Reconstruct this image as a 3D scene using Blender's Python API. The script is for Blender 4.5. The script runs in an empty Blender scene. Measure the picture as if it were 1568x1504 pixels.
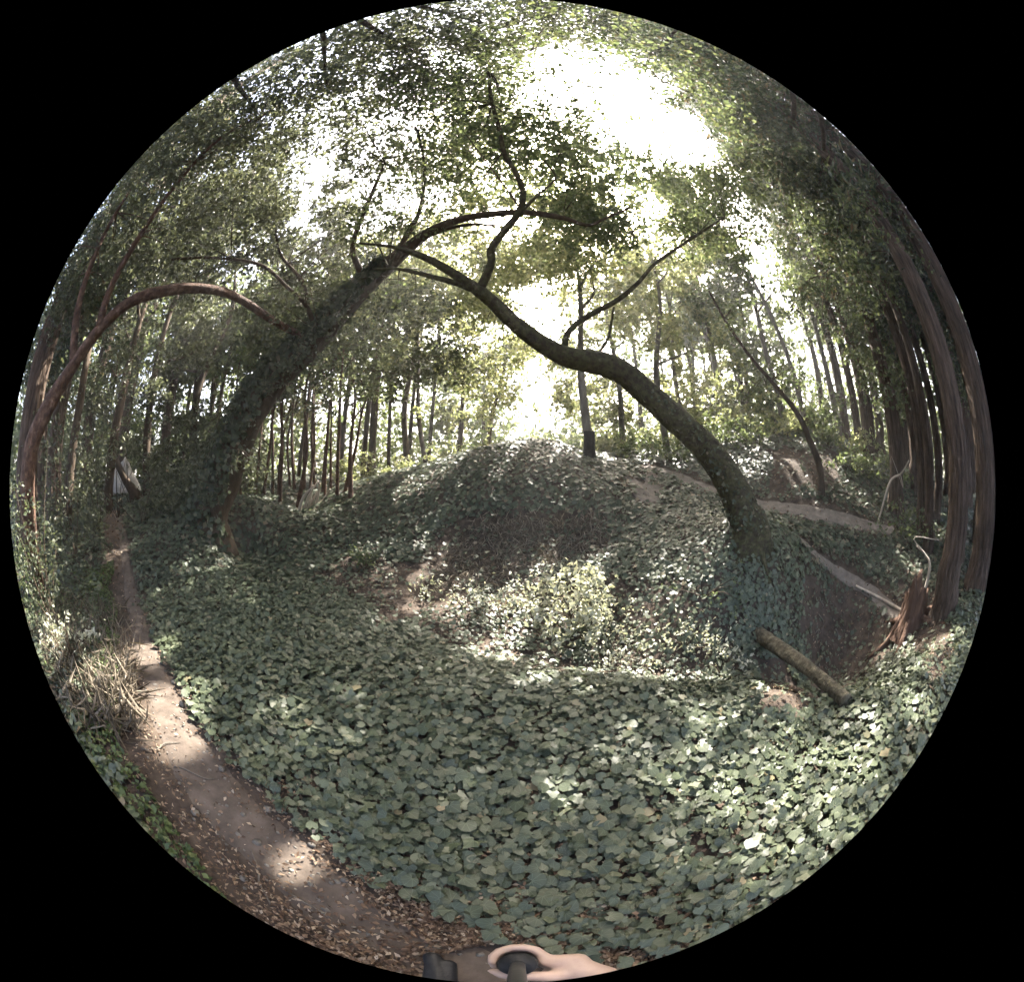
import bpy, bmesh, math, random
import numpy as np
from mathutils import Vector, Matrix

rng = np.random.default_rng(11)
random.seed(11)
sc = bpy.context.scene
col = sc.collection
R = math.radians

# ------------------------------------------------------------------ camera (a circular fisheye, as the photograph)
CAMZ = 1.6
FPX = 534.0                      # equisolid focal length in photograph pixels
CX, CY = 770.0, 752.0
cam = bpy.data.cameras.new('camera')
cam_o = bpy.data.objects.new('camera', cam)
col.objects.link(cam_o)
sc.camera = cam_o
cam_o.location = (0, 0, CAMZ)
cam_o.rotation_euler = (math.pi / 2, 0, 0)
sc.render.engine = 'CYCLES'
cam.type = 'PANO'
cam.panorama_type = 'FISHEYE_EQUISOLID'
cam.sensor_fit = 'HORIZONTAL'
cam.sensor_width = 36
cam.fisheye_lens = FPX / 1568 * 36
cam.fisheye_fov = R(180)
cam.shift_x = 14 / 1568
cam.clip_start = 0.02
cam.clip_end = 2000

# ------------------------------------------------------------------ sky, sun, exposure
SUN_AZ, SUN_EL = R(20), R(50)    # azimuth from +Y towards +X
S = np.array([math.sin(SUN_AZ) * math.cos(SUN_EL), math.cos(SUN_AZ) * math.cos(SUN_EL), math.sin(SUN_EL)])
world = bpy.data.worlds.new('World')
sc.world = world
world.use_nodes = True
wn = world.node_tree
sky = wn.nodes.new('ShaderNodeTexSky')
sky.sky_type = 'NISHITA'
sky.sun_disc = False
sky.sun_elevation = SUN_EL
sky.sun_rotation = SUN_AZ
sky.dust_density = 9.0
sky.air_density = 1.0
sky.ozone_density = 0.6
wn.links.new(sky.outputs[0], wn.nodes['Background'].inputs[0])
wn.nodes['Background'].inputs[1].default_value = 0.15
sun = bpy.data.lights.new('sun', 'SUN')
sun.energy = 5.0
sun.angle = R(0.6)
sun.color = (1.0, 0.95, 0.86)
sun_o = bpy.data.objects.new('sun', sun)
col.objects.link(sun_o)
sun_o.rotation_euler = Vector(S).to_track_quat('Z', 'Y').to_euler()
sun_o.location = tuple(S * 60)
vs = sc.view_settings
vs.view_transform = 'Standard'
vs.look = 'None'
vs.gamma = 1.0
vs.use_curve_mapping = False
vs.exposure = 2.97
cy = sc.cycles
cy.max_bounces = 6
cy.diffuse_bounces = 4
cy.glossy_bounces = 2
cy.transmission_bounces = 4
cy.transparent_max_bounces = 4
cy.sample_clamp_indirect = 6.0
cy.use_adaptive_sampling = True
cy.adaptive_threshold = 0.02
cy.use_denoising = True
try:
    cy.denoiser = 'OPENIMAGEDENOISE'
except Exception:
    pass

# ------------------------------------------------------------------ pixel <-> direction
def dirn(px, py):
    px = np.asarray(px, float); py = np.asarray(py, float)
    dx = px - CX; dy = CY - py
    r = np.maximum(np.hypot(dx, dy), 1e-6)
    th = 2 * np.arcsin(np.minimum(r / (2 * FPX), 1))
    s = np.sin(th) / r
    return np.stack([dx * s, np.cos(th), dy * s], -1)

def P(px, py, d):
    return np.array([0, 0, CAMZ]) + dirn(px, py) * d

def proj(pts):
    v = np.asarray(pts, float) - np.array([0, 0, CAMZ])
    d = np.maximum(np.linalg.norm(v, axis=-1), 1e-6)
    u = v / d[..., None]
    th = np.arccos(np.clip(u[..., 1], -1, 1))
    r = 2 * FPX * np.sin(th / 2)
    q = np.maximum(np.hypot(u[..., 0], u[..., 2]), 1e-6)
    return CX + r * u[..., 0] / q, CY - r * u[..., 2] / q, d

def wob(x, y, k=1.0):
    x = x * k; y = y * k
    return (np.sin(1.7 * x + 0.6 * y + 1.3) + np.sin(-1.1 * x + 2.3 * y + 4.1) + 0.6 * np.sin(3.9 * x + 2.9 * y + 0.7)
            + 0.6 * np.sin(-3.3 * x + 4.7 * y + 2.2) + 0.4 * np.sin(7.1 * x - 6.3 * y) + 0.4 * np.sin(8.3 * x + 7.7 * y + 5)) / 5

def inpoly(px, py, poly):
    inside = np.zeros(np.shape(px), bool)
    n = len(poly)
    for i in range(n):
        x0, y0 = poly[i]; x1, y1 = poly[(i + 1) % n]
        if y0 == y1:
            continue
        c = ((y0 > py) != (y1 > py)) & (px < (x1 - x0) * (py - y0) / (y1 - y0) + x0)
        inside ^= c
    return inside

# ------------------------------------------------------------------ the lie of the land
ctrl = [(0, 0, 0), (1, 0, 0), (-1, 0, 0), (-1, 1.2, 0), (1, 1.2, 0), (-3.5, 1.5, 0), (-2, 2.6, 0), (0, 2.3, .02), (1.2, 2.2, .02), (2.2, 1.6, .02),
        (3, .8, .02), (-4, 4, .0), (-6, 2.6, .05), (-2.6, 4, 0), (-6, 6, .15), (0, -5, .3), (-10, -5, .8), (10, -5, .6), (0, -20, 1), (-20, -20, 2), (20, -20, 2),
        (4.5, 0, .05), (6, -1, .1), (-5, -1, .25), (-1.2, -.6, .12), (-3, .2, .2), (2.2, -.6, .06)]
for px, py, d in [(330, 850, 7.6), (322, 790, 8.6), (380, 790, 9), (340, 765, 9.8), (190, 762, 15), (270, 790, 10), (480, 785, 11), (600, 727, 12), (700, 700, 11), (820, 678, 9.8), (760, 684, 10.2), (875, 688, 9.9), (905, 700, 10), (960, 707, 11),
                  (1060, 742, 9), (1000, 722, 10.2), (1120, 762, 8.6), (1240, 791, 8.2), (1170, 778, 8.3), (1145, 812, 5.5), (1300, 797, 8.5), (1400, 805, 10), (690, 760, 8.2), (760, 758, 7.7), (850, 756, 7.6), (930, 768, 7.3), (690, 825, 7.3), (780, 825, 7.0), (860, 822, 6.9), (930, 830, 6.5), (800, 875, 6.2), (900, 875, 5.9),
                  (1000, 850, 5.8), (600, 860, 6.8), (520, 850, 7.5), (700, 940, 5.2), (850, 965, 4.9), (900, 1010, 4.6), (1000, 1005, 4.6), (1080, 1025, 4.5),
                  (1180, 1050, 4.6), (1235, 1065, 5.0), (1300, 1000, 6.5), (1285, 1040, 6.0), (1345, 975, 6.6), (1290, 945, 6.7), (1285, 1092, 3.15), (1310, 1070, 3.4), (1250, 868, 6.4), (1380, 938, 6.8), (1200, 890, 5.4), (1130, 940, 4.9), (1060, 950, 4.7),
                  (900, 1050, 3.1), (1000, 1060, 3.08), (1100, 1075, 3.08), (1250, 1110, 3.12), (1340, 1060, 3.72), (1400, 1020, 4.0), (1440, 945, 6), (1495, 905, 7), (1400, 1080, 3.2),
                  (650, 1000, 4.2), (760, 1030, 3.4), (1215, 715, 9.6), (1180, 640, 16), (1320, 690, 14), (1330, 740, 11)]:
    ctrl.append(tuple(P(px, py, d)))
for a, d, z in [(-88, 22, .8), (-70, 25, 2.2), (-45, 24, 2.6), (-20, 25, 2.6), (0, 22, 2.2), (3, 16, 2.3), (15, 25, 3.0), (35, 25, 3.6), (60, 25, 3.0), (85, 22, 1.5)]:
    ctrl.append((d * math.sin(R(a)), d * math.cos(R(a)), z))
for k in range(12):
    a = k * math.pi / 6
    ctrl.append((150 * math.sin(a), 150 * math.cos(a), 4.0))
ctrl = np.array(ctrl)
_c = 0.35
def _phi(r2):
    return np.sqrt(r2 + _c * _c)
_n = len(ctrl)
_A = np.zeros((_n + 1, _n + 1))
_A[:_n, :_n] = _phi(((ctrl[:, None, :2] - ctrl[None, :, :2]) ** 2).sum(-1)) - np.eye(_n) * 0.02
_A[:_n, _n] = 1; _A[_n, :_n] = 1
_w = np.linalg.solve(_A, np.append(ctrl[:, 2], 0))
def H(x, y):
    x = np.asarray(x, float); y = np.asarray(y, float)
    out = np.full(x.shape, _w[_n])
    for i in range(_n):
        out = out + _w[i] * _phi((x - ctrl[i, 0]) ** 2 + (y - ctrl[i, 1]) ** 2)
    return out + 0.035 * wob(x, y, 1.6) * np.minimum(1, np.hypot(x, y) / 2) + 0.012 * wob(x, y, 6)

def hit(px, py, far=60):
    """first point of the ground along a pixel's direction"""
    d = dirn(px, py)
    t = np.concatenate([np.linspace(.3, 8, 400), np.linspace(8.05, far, 600)])
    q = np.array([0, 0, CAMZ]) + t[:, None] * d
    below = q[:, 2] < H(q[:, 0], q[:, 1])
    i = int(np.argmax(below)) if below.any() else len(t) - 1
    return q[i]

def gnormal(x, y):
    e = .05
    n = np.stack([-(H(x + e, y) - H(x - e, y)) / (2 * e), -(H(x, y + e) - H(x, y - e)) / (2 * e), np.ones_like(np.asarray(x, float))], -1)
    return n / np.linalg.norm(n, axis=-1, keepdims=True)

# ------------------------------------------------------------------ materials
def new_mat(name):
    m = bpy.data.materials.new(name)
    m.use_nodes = True
    nt = m.node_tree
    return m, nt, nt.nodes['Principled BSDF'], nt.nodes['Material Output']

def ramp(nt, fac, stops):
    r = nt.nodes.new('ShaderNodeValToRGB')
    el = r.color_ramp.elements
    while len(el) < len(stops):
        el.new(.5)
    for e, (p, c) in zip(el, stops):
        e.position = p
        e.color = (*c, 1)
    nt.links.new(fac, r.inputs[0])
    return r.outputs[0]

def leaf_mat(name, stops, trans, tcol=1.6, rough=.5, spec=.4):
    m, nt, b, out = new_mat(name)
    g = nt.nodes.new('ShaderNodeNewGeometry')
    c = ramp(nt, g.outputs['Random Per Island'], stops)
    nt.links.new(c, b.inputs['Base Color'])
    b.inputs['Roughness'].default_value = rough
    b.inputs['Specular IOR Level'].default_value = spec
    if trans > 0:
        t = nt.nodes.new('ShaderNodeBsdfTranslucent')
        mul = nt.nodes.new('ShaderNodeMix'); mul.data_type = 'RGBA'; mul.blend_type = 'MULTIPLY'
        mul.inputs[0].default_value = 1
        nt.links.new(c, mul.inputs[6])
        mul.inputs[7].default_value = (tcol * 1.0, tcol, tcol * .76, 1)
        nt.links.new(mul.outputs[2], t.inputs[0])
        mx = nt.nodes.new('ShaderNodeMixShader')
        mx.inputs[0].default_value = trans
        nt.links.new(b.outputs[0], mx.inputs[1]); nt.links.new(t.outputs[0], mx.inputs[2])
        nt.links.new(mx.outputs[0], out.inputs[0])
    return m

def noise_mat(name, stops, scale=6, detail=8, rough=.9, bump=.4, stretch=(1, 1, 1), bscale=None, dist=.02, spec=.25):
    m, nt, b, out = new_mat(name)
    tc = nt.nodes.new('ShaderNodeTexCoord')
    mp = nt.nodes.new('ShaderNodeMapping')
    mp.inputs['Scale'].default_value = stretch
    nt.links.new(tc.outputs['Object'], mp.inputs[0])
    n = nt.nodes.new('ShaderNodeTexNoise')
    n.inputs['Scale'].default_value = scale; n.inputs['Detail'].default_value = detail; n.inputs['Roughness'].default_value = .65
    nt.links.new(mp.outputs[0], n.inputs[0])
    c = ramp(nt, n.outputs[0], stops)
    nt.links.new(c, b.inputs['Base Color'])
    b.inputs['Roughness'].default_value = rough
    b.inputs['Specular IOR Level'].default_value = spec
    n2 = nt.nodes.new('ShaderNodeTexNoise')
    n2.inputs['Scale'].default_value = bscale or scale * 3; n2.inputs['Detail'].default_value = 6
    nt.links.new(mp.outputs[0], n2.inputs[0])
    bp = nt.nodes.new('ShaderNodeBump')
    bp.inputs['Strength'].default_value = bump; bp.inputs['Distance'].default_value = dist
    nt.links.new(n2.outputs[0], bp.inputs['Height']); nt.links.new(bp.outputs[0], b.inputs['Normal'])
    return m

M = {}
M['soil'] = noise_mat('soil', [(.25, (.022, .016, .012)), (.45, (.05, .037, .028)), (.6, (.075, .056, .042)), (.8, (.12, .092, .07))], 5, 10, .95, .8)
M['dirt'] = noise_mat('trail_dirt', [(.25, (.045, .034, .027)), (.5, (.088, .069, .055)), (.65, (.115, .092, .075)), (.85, (.17, .14, .115))], 7, 10, .95, .5, dist=.012)
M['paledirt'] = noise_mat('pale_trail_dirt', [(.25, (.085, .07, .058)), (.5, (.14, .12, .102)), (.8, (.21, .185, .16))], 7, 10, .95, .5, dist=.012)  # lighter tone of the trail dirt, for the right hand trails
M['bark'] = noise_mat('brown_bark', [(.25, (.028, .02, .014)), (.55, (.07, .05, .034)), (.8, (.13, .10, .07))], 9, 9, .9, .9, (1, 1, .3))
M['mossbark'] = noise_mat('mossy_bark', [(.3, (.02, .016, .011)), (.46, (.046, .037, .022)), (.56, (.06, .058, .026)), (.66, (.085, .07, .045)), (.8, (.13, .12, .08))], 12, 11, .95, 1.0, bscale=28, dist=.03)
M['redbark'] = noise_mat('reddish_bark', [(.3, (.028, .017, .012)), (.48, (.075, .042, .029)), (.58, (.11, .066, .046)), (.75, (.2, .13, .095))], 11, 10, .85, 1.0, (1, 1, .8))
M['redwood'] = noise_mat('furrowed_redwood_bark', [(.3, (.022, .015, .011)), (.45, (.062, .043, .031)), (.58, (.10, .07, .052)), (.75, (.18, .135, .105))], 11, 12, .95, 1.0, (1.6, 1.6, .22), dist=.06)
M['greybark'] = noise_mat('grey_bark', [(.25, (.06, .05, .04)), (.55, (.13, .115, .095)), (.8, (.22, .2, .17))], 8, 9, .9, .8, (1, 1, .25))
M['deadwood'] = noise_mat('bleached_sunlit_wood', [(.25, (.22, .18, .14)), (.55, (.40, .35, .29)), (.8, (.55, .5, .44))], 6, 8, .85, .6, (1, 1, .3))  # also holds the sunlit tone of the sticks below the thicket
M['logwood'] = noise_mat('fallen_log_bark', [(.3, (.035, .03, .02)), (.48, (.085, .072, .048)), (.58, (.12, .105, .07)), (.75, (.2, .18, .125))], 16, 11, .95, 1., bscale=30, dist=.03)
M['stumpwood'] = noise_mat('broken_stump_wood', [(.25, (.03, .018, .012)), (.5, (.08, .045, .03)), (.8, (.18, .115, .08))], 5, 9, .9, 1.0, (1.5, 1.5, .25), dist=.04)
M['rock'] = noise_mat('pale_rock', [(.25, (.2, .19, .18)), (.6, (.40, .385, .36)), (.85, (.56, .54, .52))], 5, 9, .9, .6)
M['char'] = noise_mat('charred_bark', [(.3, (.008, .007, .006)), (.7, (.025, .021, .017))], 14, 8, .95, .8)
M['rock2'] = noise_mat('grey_pebble', [(.25, (.08, .07, .06)), (.6, (.16, .145, .125)), (.85, (.26, .24, .215))], 20, 6, .9, .4)
M['ivy'] = leaf_mat('ivy_leaf', [(0, (.045, .055, .032)), (.45, (.065, .078, .045)), (.85, (.090, .104, .062)), (.985, (.13, .135, .085)), (1, (.20, .16, .09))], .15, 1.4, .45, .4)
M['ivyfar'] = leaf_mat('ivy_leaf_far_bank', [(0, (.036, .045, .028)), (.5, (.056, .070, .042)), (.9, (.085, .100, .060)), (1, (.15, .12, .08))], .2, 1.5, .5, .4)
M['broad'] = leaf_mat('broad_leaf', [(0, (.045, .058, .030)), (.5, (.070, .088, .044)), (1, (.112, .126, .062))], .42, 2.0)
M['yellow'] = leaf_mat('backlit_yellow_leaf', [(0, (.085, .098, .050)), (.5, (.13, .142, .078)), (1, (.20, .195, .115))], .5, 2.0)  # paler, yellower leaf colour standing in for back light
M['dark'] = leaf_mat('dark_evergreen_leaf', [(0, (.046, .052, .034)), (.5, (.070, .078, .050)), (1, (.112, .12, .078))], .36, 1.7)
M['needle'] = leaf_mat('redwood_needle', [(0, (.028, .04, .024)), (.5, (.045, .06, .034)), (.85, (.07, .085, .045)), (1, (.12, .085, .05))], .3, 1.6)
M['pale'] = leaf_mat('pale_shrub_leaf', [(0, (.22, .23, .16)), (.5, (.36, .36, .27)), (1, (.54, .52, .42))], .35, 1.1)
M['dry'] = leaf_mat('dry_leaf', [(0, (.06, .038, .025)), (.5, (.14, .09, .06)), (.85, (.24, .175, .12)), (1, (.38, .31, .23))], .15, 1.0, .7, .2)
M['straw'] = leaf_mat('dry_grass_blade', [(0, (.06, .048, .035)), (.6, (.14, .115, .085)), (1, (.25, .21, .16))], .15, 1.0, .7, .2)
M['mossgreen'] = leaf_mat('small_green_leaf', [(0, (.04, .06, .02)), (.6, (.07, .10, .03)), (1, (.12, .14, .05))], .25, 1.5)
M['skin'] = noise_mat('skin', [(.3, (.44, .31, .25)), (.7, (.53, .39, .325))], 14, 4, .5, .08, spec=.4)
M['black'] = noise_mat('black_rubber', [(.3, (.012, .012, .013)), (.7, (.024, .024, .026))], 30, 4, .5, .1)
M['jacket'] = noise_mat('navy_jacket', [(.3, (.012, .014, .024)), (.7, (.025, .028, .042))], 40, 5, .9, .3, dist=.003)
M['jeans'] = noise_mat('dark_jeans', [(.3, (.02, .026, .045)), (.7, (.04, .05, .08))], 60, 5, .9, .3, dist=.003)
M['hair'] = noise_mat('brown_hair', [(.3, (.02, .013, .009)), (.7, (.05, .032, .02))], 60, 5, .6, .4, dist=.003)
M['metal'] = noise_mat('grey_metal', [(.3, (.14, .14, .15)), (.7, (.2, .2, .21))], 30, 3, .35, .05)
M['metal'].node_tree.nodes['Principled BSDF'].inputs['Metallic'].default_value = .8

def add_veins(m):
    nt = m.node_tree; b = nt.nodes['Principled BSDF']
    src = b.inputs['Base Color'].links[0].from_socket
    at = nt.nodes.new('ShaderNodeAttribute'); at.attribute_name = 'leaf_pos'
    sx = nt.nodes.new('ShaderNodeSeparateXYZ'); nt.links.new(at.outputs['Vector'], sx.inputs[0])
    def mth(op, a, b_=None):
        n = nt.nodes.new('ShaderNodeMath'); n.operation = op
        for i, v in enumerate((a, b_)):
            if v is None: continue
            if isinstance(v, (int, float)): n.inputs[i].default_value = v
            else: nt.links.new(v, n.inputs[i])
        return n.outputs[0]
    x = mth('ADD', sx.outputs[0], .06); y = sx.outputs[1]
    ang = mth('ARCTAN2', y, x)
    rad = mth('SQRT', mth('ADD', mth('MULTIPLY', x, x), mth('MULTIPLY', y, y)))
    off = mth('MULTIPLY', mth('ABSOLUTE', mth('SINE', mth('MULTIPLY', ang, 4.5))), rad)
    vein = mth('LESS_THAN', off, .05)
    mx = nt.nodes.new('ShaderNodeMix'); mx.data_type = 'RGBA'
    nt.links.new(mth('MULTIPLY', vein, .45), mx.inputs[0]); nt.links.new(src, mx.inputs[6]); mx.inputs[7].default_value = (.17, .19, .12, 1)
    nt.links.new(mx.outputs[2], b.inputs['Base Color'])
add_veins(M['ivy'])

# ------------------------------------------------------------------ mesh helpers
def mesh_np(name, verts, polys, mat, smooth=True):
    """polys: (n,k) index array, or a list of such arrays"""
    if not isinstance(polys, list):
        polys = [polys]
    verts = np.asarray(verts, np.float32)
    me = bpy.data.meshes.new(name)
    me.vertices.add(len(verts)); me.vertices.foreach_set('co', verts.ravel())
    loops = np.concatenate([p.ravel() for p in polys]).astype(np.int32)
    sizes = np.concatenate([np.full(len(p), p.shape[1], np.int32) for p in polys])
    starts = np.concatenate([[0], np.cumsum(sizes)[:-1]]).astype(np.int32)
    me.loops.add(len(loops)); me.loops.foreach_set('vertex_index', loops)
    me.polygons.add(len(sizes)); me.polygons.foreach_set('loop_start', starts); me.polygons.foreach_set('loop_total', sizes)
    if smooth:
        me.polygons.foreach_set('use_smooth', np.ones(len(sizes), bool))
    me.update(calc_edges=True)
    me.materials.append(mat)
    return me

def link(name, data, parent=None, loc=None):
    o = bpy.data.objects.new(name, data)
    col.objects.link(o)
    if loc is not None:
        o.location = loc
    if parent is not None:
        o.parent = parent
        if parent.type == 'EMPTY' or parent.location.length > 0:
            o.matrix_parent_inverse = Matrix.Translation(-Vector(parent.location))
    return o

def tag(o, label=None, cat=None, group=None, kind=None):
    for k, v in (('label', label), ('category', cat), ('group', group), ('kind', kind)):
        if v:
            o[k] = v
    return o

def thing(name, label, cat, loc, group=None):
    return tag(link(name, None, None, tuple(loc)), label, cat, group)

class Acc:
    """collects vertices and faces of one mesh"""
    def __init__(s): s.v = []; s.q = []; s.t = []; s.n = 0
    def add(s, v, q=None, t=None):
        v = np.asarray(v, float)
        if q is not None and len(q): s.q.append(np.asarray(q) + s.n)
        if t is not None and len(t): s.t.append(np.asarray(t) + s.n)
        s.v.append(v); s.n += len(v)
    def mesh(s, name, mat, smooth=True):
        ps = []
        if s.q: ps.append(np.concatenate(s.q))
        if s.t: ps.append(np.concatenate(s.t))
        return mesh_np(name, np.concatenate(s.v), ps, mat, smooth)

def resample(pts, rad, n):
    pts = np.asarray(pts, float); rad = np.asarray(rad, float)
    k = len(pts)
    if k > 2:                                     # Catmull-Rom
        pp = np.vstack([2 * pts[0] - pts[1], pts, 2 * pts[-1] - pts[-2]])
        u = np.linspace(0, k - 1 - 1e-6, n); i = u.astype(int); f = (u - i)[:, None]
        a, b, c, d = pp[i], pp[i + 1], pp[i + 2], pp[i + 3]
        q = .5 * (2 * b + (c - a) * f + (2 * a - 5 * b + 4 * c - d) * f * f + (3 * b - a - 3 * c + d) * f ** 3)
        return q, np.interp(u, np.arange(k), rad)
    u = np.linspace(0, 1, n)
    return pts[0] + u[:, None] * (pts[-1] - pts[0]), np.interp(u, np.linspace(0, 1, k), rad)

def tube(acc, pts, rad, n=24, seg=10, rough=.06, furrow=0., cap=True):
    c, r = resample(pts, rad, n)
    if rough > .04:
        r = r * (1 + .9 * rough * wob(np.linspace(0, n * .22, n), np.full(n, rng.uniform(0, 9))))
    t = np.gradient(c, axis=0); t /= np.maximum(np.linalg.norm(t, axis=1, keepdims=True), 1e-9)
    ref = np.array([0.31, 0.11, 0.94]) if abs(t[0, 2]) < .8 else np.array([.95, .2, .1])
    u = np.zeros_like(c)
    a = ref - t[0] * (ref @ t[0]); a /= np.linalg.norm(a)
    for i in range(len(c)):                       # parallel transport
        a = a - t[i] * (a @ t[i]); a /= max(np.linalg.norm(a), 1e-9); u[i] = a
    w = np.cross(t, u)
    ang = np.linspace(0, 2 * math.pi, seg, endpoint=False)
    ph = rng.uniform(0, 6)
    L = np.linspace(0, 1, n)[:, None] * max(1, np.linalg.norm(c[-1] - c[0]))
    rr = r[:, None] * (1 + rough * (np.sin(2 * ang + 2.1 * L + ph) + .7 * np.sin(3 * ang - 3.3 * L + 2 * ph) + .5 * rng.standard_normal((n, seg)) * .6))
    if furrow:
        rr *= 1 + furrow * (np.abs(np.sin(7.5 * ang + .35 * np.sin(1.7 * L + ph))) - .6) + furrow * .5 * np.sin(13 * ang + .5 * L)
    v = (c[:, None, :] + rr[..., None] * (np.cos(ang)[None, :, None] * u[:, None, :] + np.sin(ang)[None, :, None] * w[:, None, :])).reshape(-1, 3)
    i = np.arange(n - 1)[:, None] * seg; j = np.arange(seg)[None, :]; jn = (j + 1) % seg
    q = np.stack([i + j, i + jn, i + seg + jn, i + seg + j], -1).reshape(-1, 4)
    tr = None
    if cap:
        v = np.vstack([v, c[0], c[-1]])
        k = n * seg; b = (n - 1) * seg
        jj = np.arange(seg); jm = (jj + 1) % seg
        tr = np.vstack([np.stack([jm, jj, np.full(seg, k)], -1), np.stack([b + jj, b + jm, np.full(seg, k + 1)], -1)])
    acc.add(v, q, tr)

def unit(v):
    return v / np.maximum(np.linalg.norm(v, axis=-1, keepdims=True), 1e-9)

def leaf_quads(acc, c, nrm, size, aspect=.55, fold=.12, along=None):
    """diamond leaves folded along the midrib: four vertices, two triangles each"""
    k = len(c)
    if k == 0: return
    size = np.broadcast_to(np.asarray(size, float), (k,))[:, None]
    a = rng.standard_normal((k, 3)) if along is None else along + .25 * rng.standard_normal((k, 3))
    u = unit(a - nrm * (a * nrm).sum(1, keepdims=True))
    w = np.cross(nrm, u)
    asp = aspect * rng.uniform(.75, 1.25, (k, 1))
    b0 = c - u * size * .5; tip = c + u * size * .5 - nrm * size * .08
    mid = c - u * size * .08 + nrm * size * fold
    l = mid + w * size * asp * .5; r = mid - w * size * asp * .5
    v = np.stack([b0, r, tip, l], 1).reshape(-1, 3)
    i = np.arange(k)[:, None] * 4
    acc.add(v, None, np.concatenate([i + [0, 1, 2], i + [0, 2, 3]], 1).reshape(-1, 3))

def ivy_shape(kind):
    """outline of one heart-shaped, shallowly lobed leaf (unit length), stalk end at the origin side"""
    if kind == 0:
        a = [(-.02, 0), (-.22, .24), (.02, .47), (.30, .40), (.44, .22), (.62, .0), (.44, -.23), (.28, -.42), (.0, -.46), (-.22, -.22)]
    elif kind == 1:
        a = [(.0, 0), (-.18, .30), (.10, .50), (.26, .34), (.50, .26), (.70, .02), (.48, -.24), (.27, -.32), (.08, -.52), (-.2, -.27)]
    elif kind == 3:       # five pointed lobes
        a = [(.02, 0), (-.2, .2), (-.08, .46), (.16, .30), (.34, .44), (.44, .16), (.74, .0), (.43, -.18), (.32, -.42), (.14, -.3), (-.1, -.44), (-.2, -.18)]
    elif kind == 4:       # three lobes
        a = [(.0, 0), (-.16, .22), (.04, .36), (.20, .55), (.36, .26), (.58, .12), (.72, -.03), (.5, -.16), (.34, -.3), (.22, -.5), (.02, -.38), (-.16, -.2)]
    else:
        a = [(-.04, 0), (-.24, .2), (-.05, .43), (.25, .46), (.5, .28), (.60, -.02), (.48, -.30), (.22, -.45), (-.06, -.42), (-.25, -.2)]
    p = np.array(a, float)
    z = -.22 * np.hypot(p[:, 0] - .15, p[:, 1]) ** 2 + .06 * np.sin(9 * p[:, 0] + 3 * p[:, 1])
    m = len(p)
    v = np.vstack([np.c_[p, z], [[.16, 0, -.03]]])
    t = []
    for i in range(m):
        j = (i + 1) % m
        t.append((i, j, m))
    return v, np.array([(b, a_, c_) for a_, b, c_ in t])
IVY = [ivy_shape(k) for k in range(5)]

# ------------------------------------------------------------------ where the sky shows through, where the sun falls through
GAPS = [([(855, 62), (940, 70), (990, 105), (1015, 178), (1078, 168), (1090, 220), (1125, 245), (1065, 270), (1005, 245), (950, 220), (920, 172), (884, 130)], .95),
        ([(650, 82), (722, 72), (742, 100), (700, 116), (655, 108)], .9), ([(790, 62), (872, 62), (888, 120), (810, 108)], .6),
        ([(448, 215), (500, 186), (525, 210), (505, 265), (484, 340), (452, 335), (428, 280)], .9), ([(545, 175), (690, 150), (700, 215), (620, 245), (530, 240)], .62),
        ([(810, 110), (890, 130), (910, 190), (840, 190)], .4), ([(470, 250), (640, 230), (650, 290), (500, 320)], .45),
        ([(796, 425), (866, 420), (868, 520), (835, 535), (785, 500), (752, 440)], .93), ([(800, 535), (838, 535), (858, 668), (790, 672)], .97),
        ([(978, 298), (1034, 298), (1032, 348), (980, 345)], .92), ([(1148, 365), (1212, 385), (1226, 445), (1170, 465), (1138, 420)], .85),
        ([(1010, 390), (1050, 390), (1050, 470), (1010, 470)], .7), ([(1085, 430), (1300, 430), (1300, 530), (1100, 510)], .5),
        ([(770, 262), (845, 258), (850, 318), (785, 325)], .45), ([(640, 330), (760, 340), (740, 430), (640, 400)], .4),
        ([(1140, 85), (1300, 195), (1400, 305), (1480, 430), (1505, 520), (1440, 430), (1360, 310), (1260, 215), (1130, 110)], .75),
        ([(870, 350), (1120, 350), (1320, 420), (1330, 600), (1100, 650), (880, 665)], .38), ([(540, 470), (800, 500), (800, 690), (640, 720), (430, 770), (400, 640)], .42), ([(150, 430), (330, 470), (400, 560), (350, 640), (180, 640)], .3),
        ([(1380, 380), (1420, 480), (1430, 640), (1405, 650), (1395, 500), (1350, 380)], .55)]
def gap_prob(px, py):
    p = np.zeros(px.shape)
    wx = px + 22 * wob(px / 40, py / 40) + 10 * wob(px / 12, py / 12); wy = py + 26 * wob(py / 40 + 7, px / 40) + 10 * wob(py / 12, px / 12 + 3)
    for poly, o in GAPS:
        p = np.maximum(p, o * inpoly(wx, wy, poly))
    return p

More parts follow.
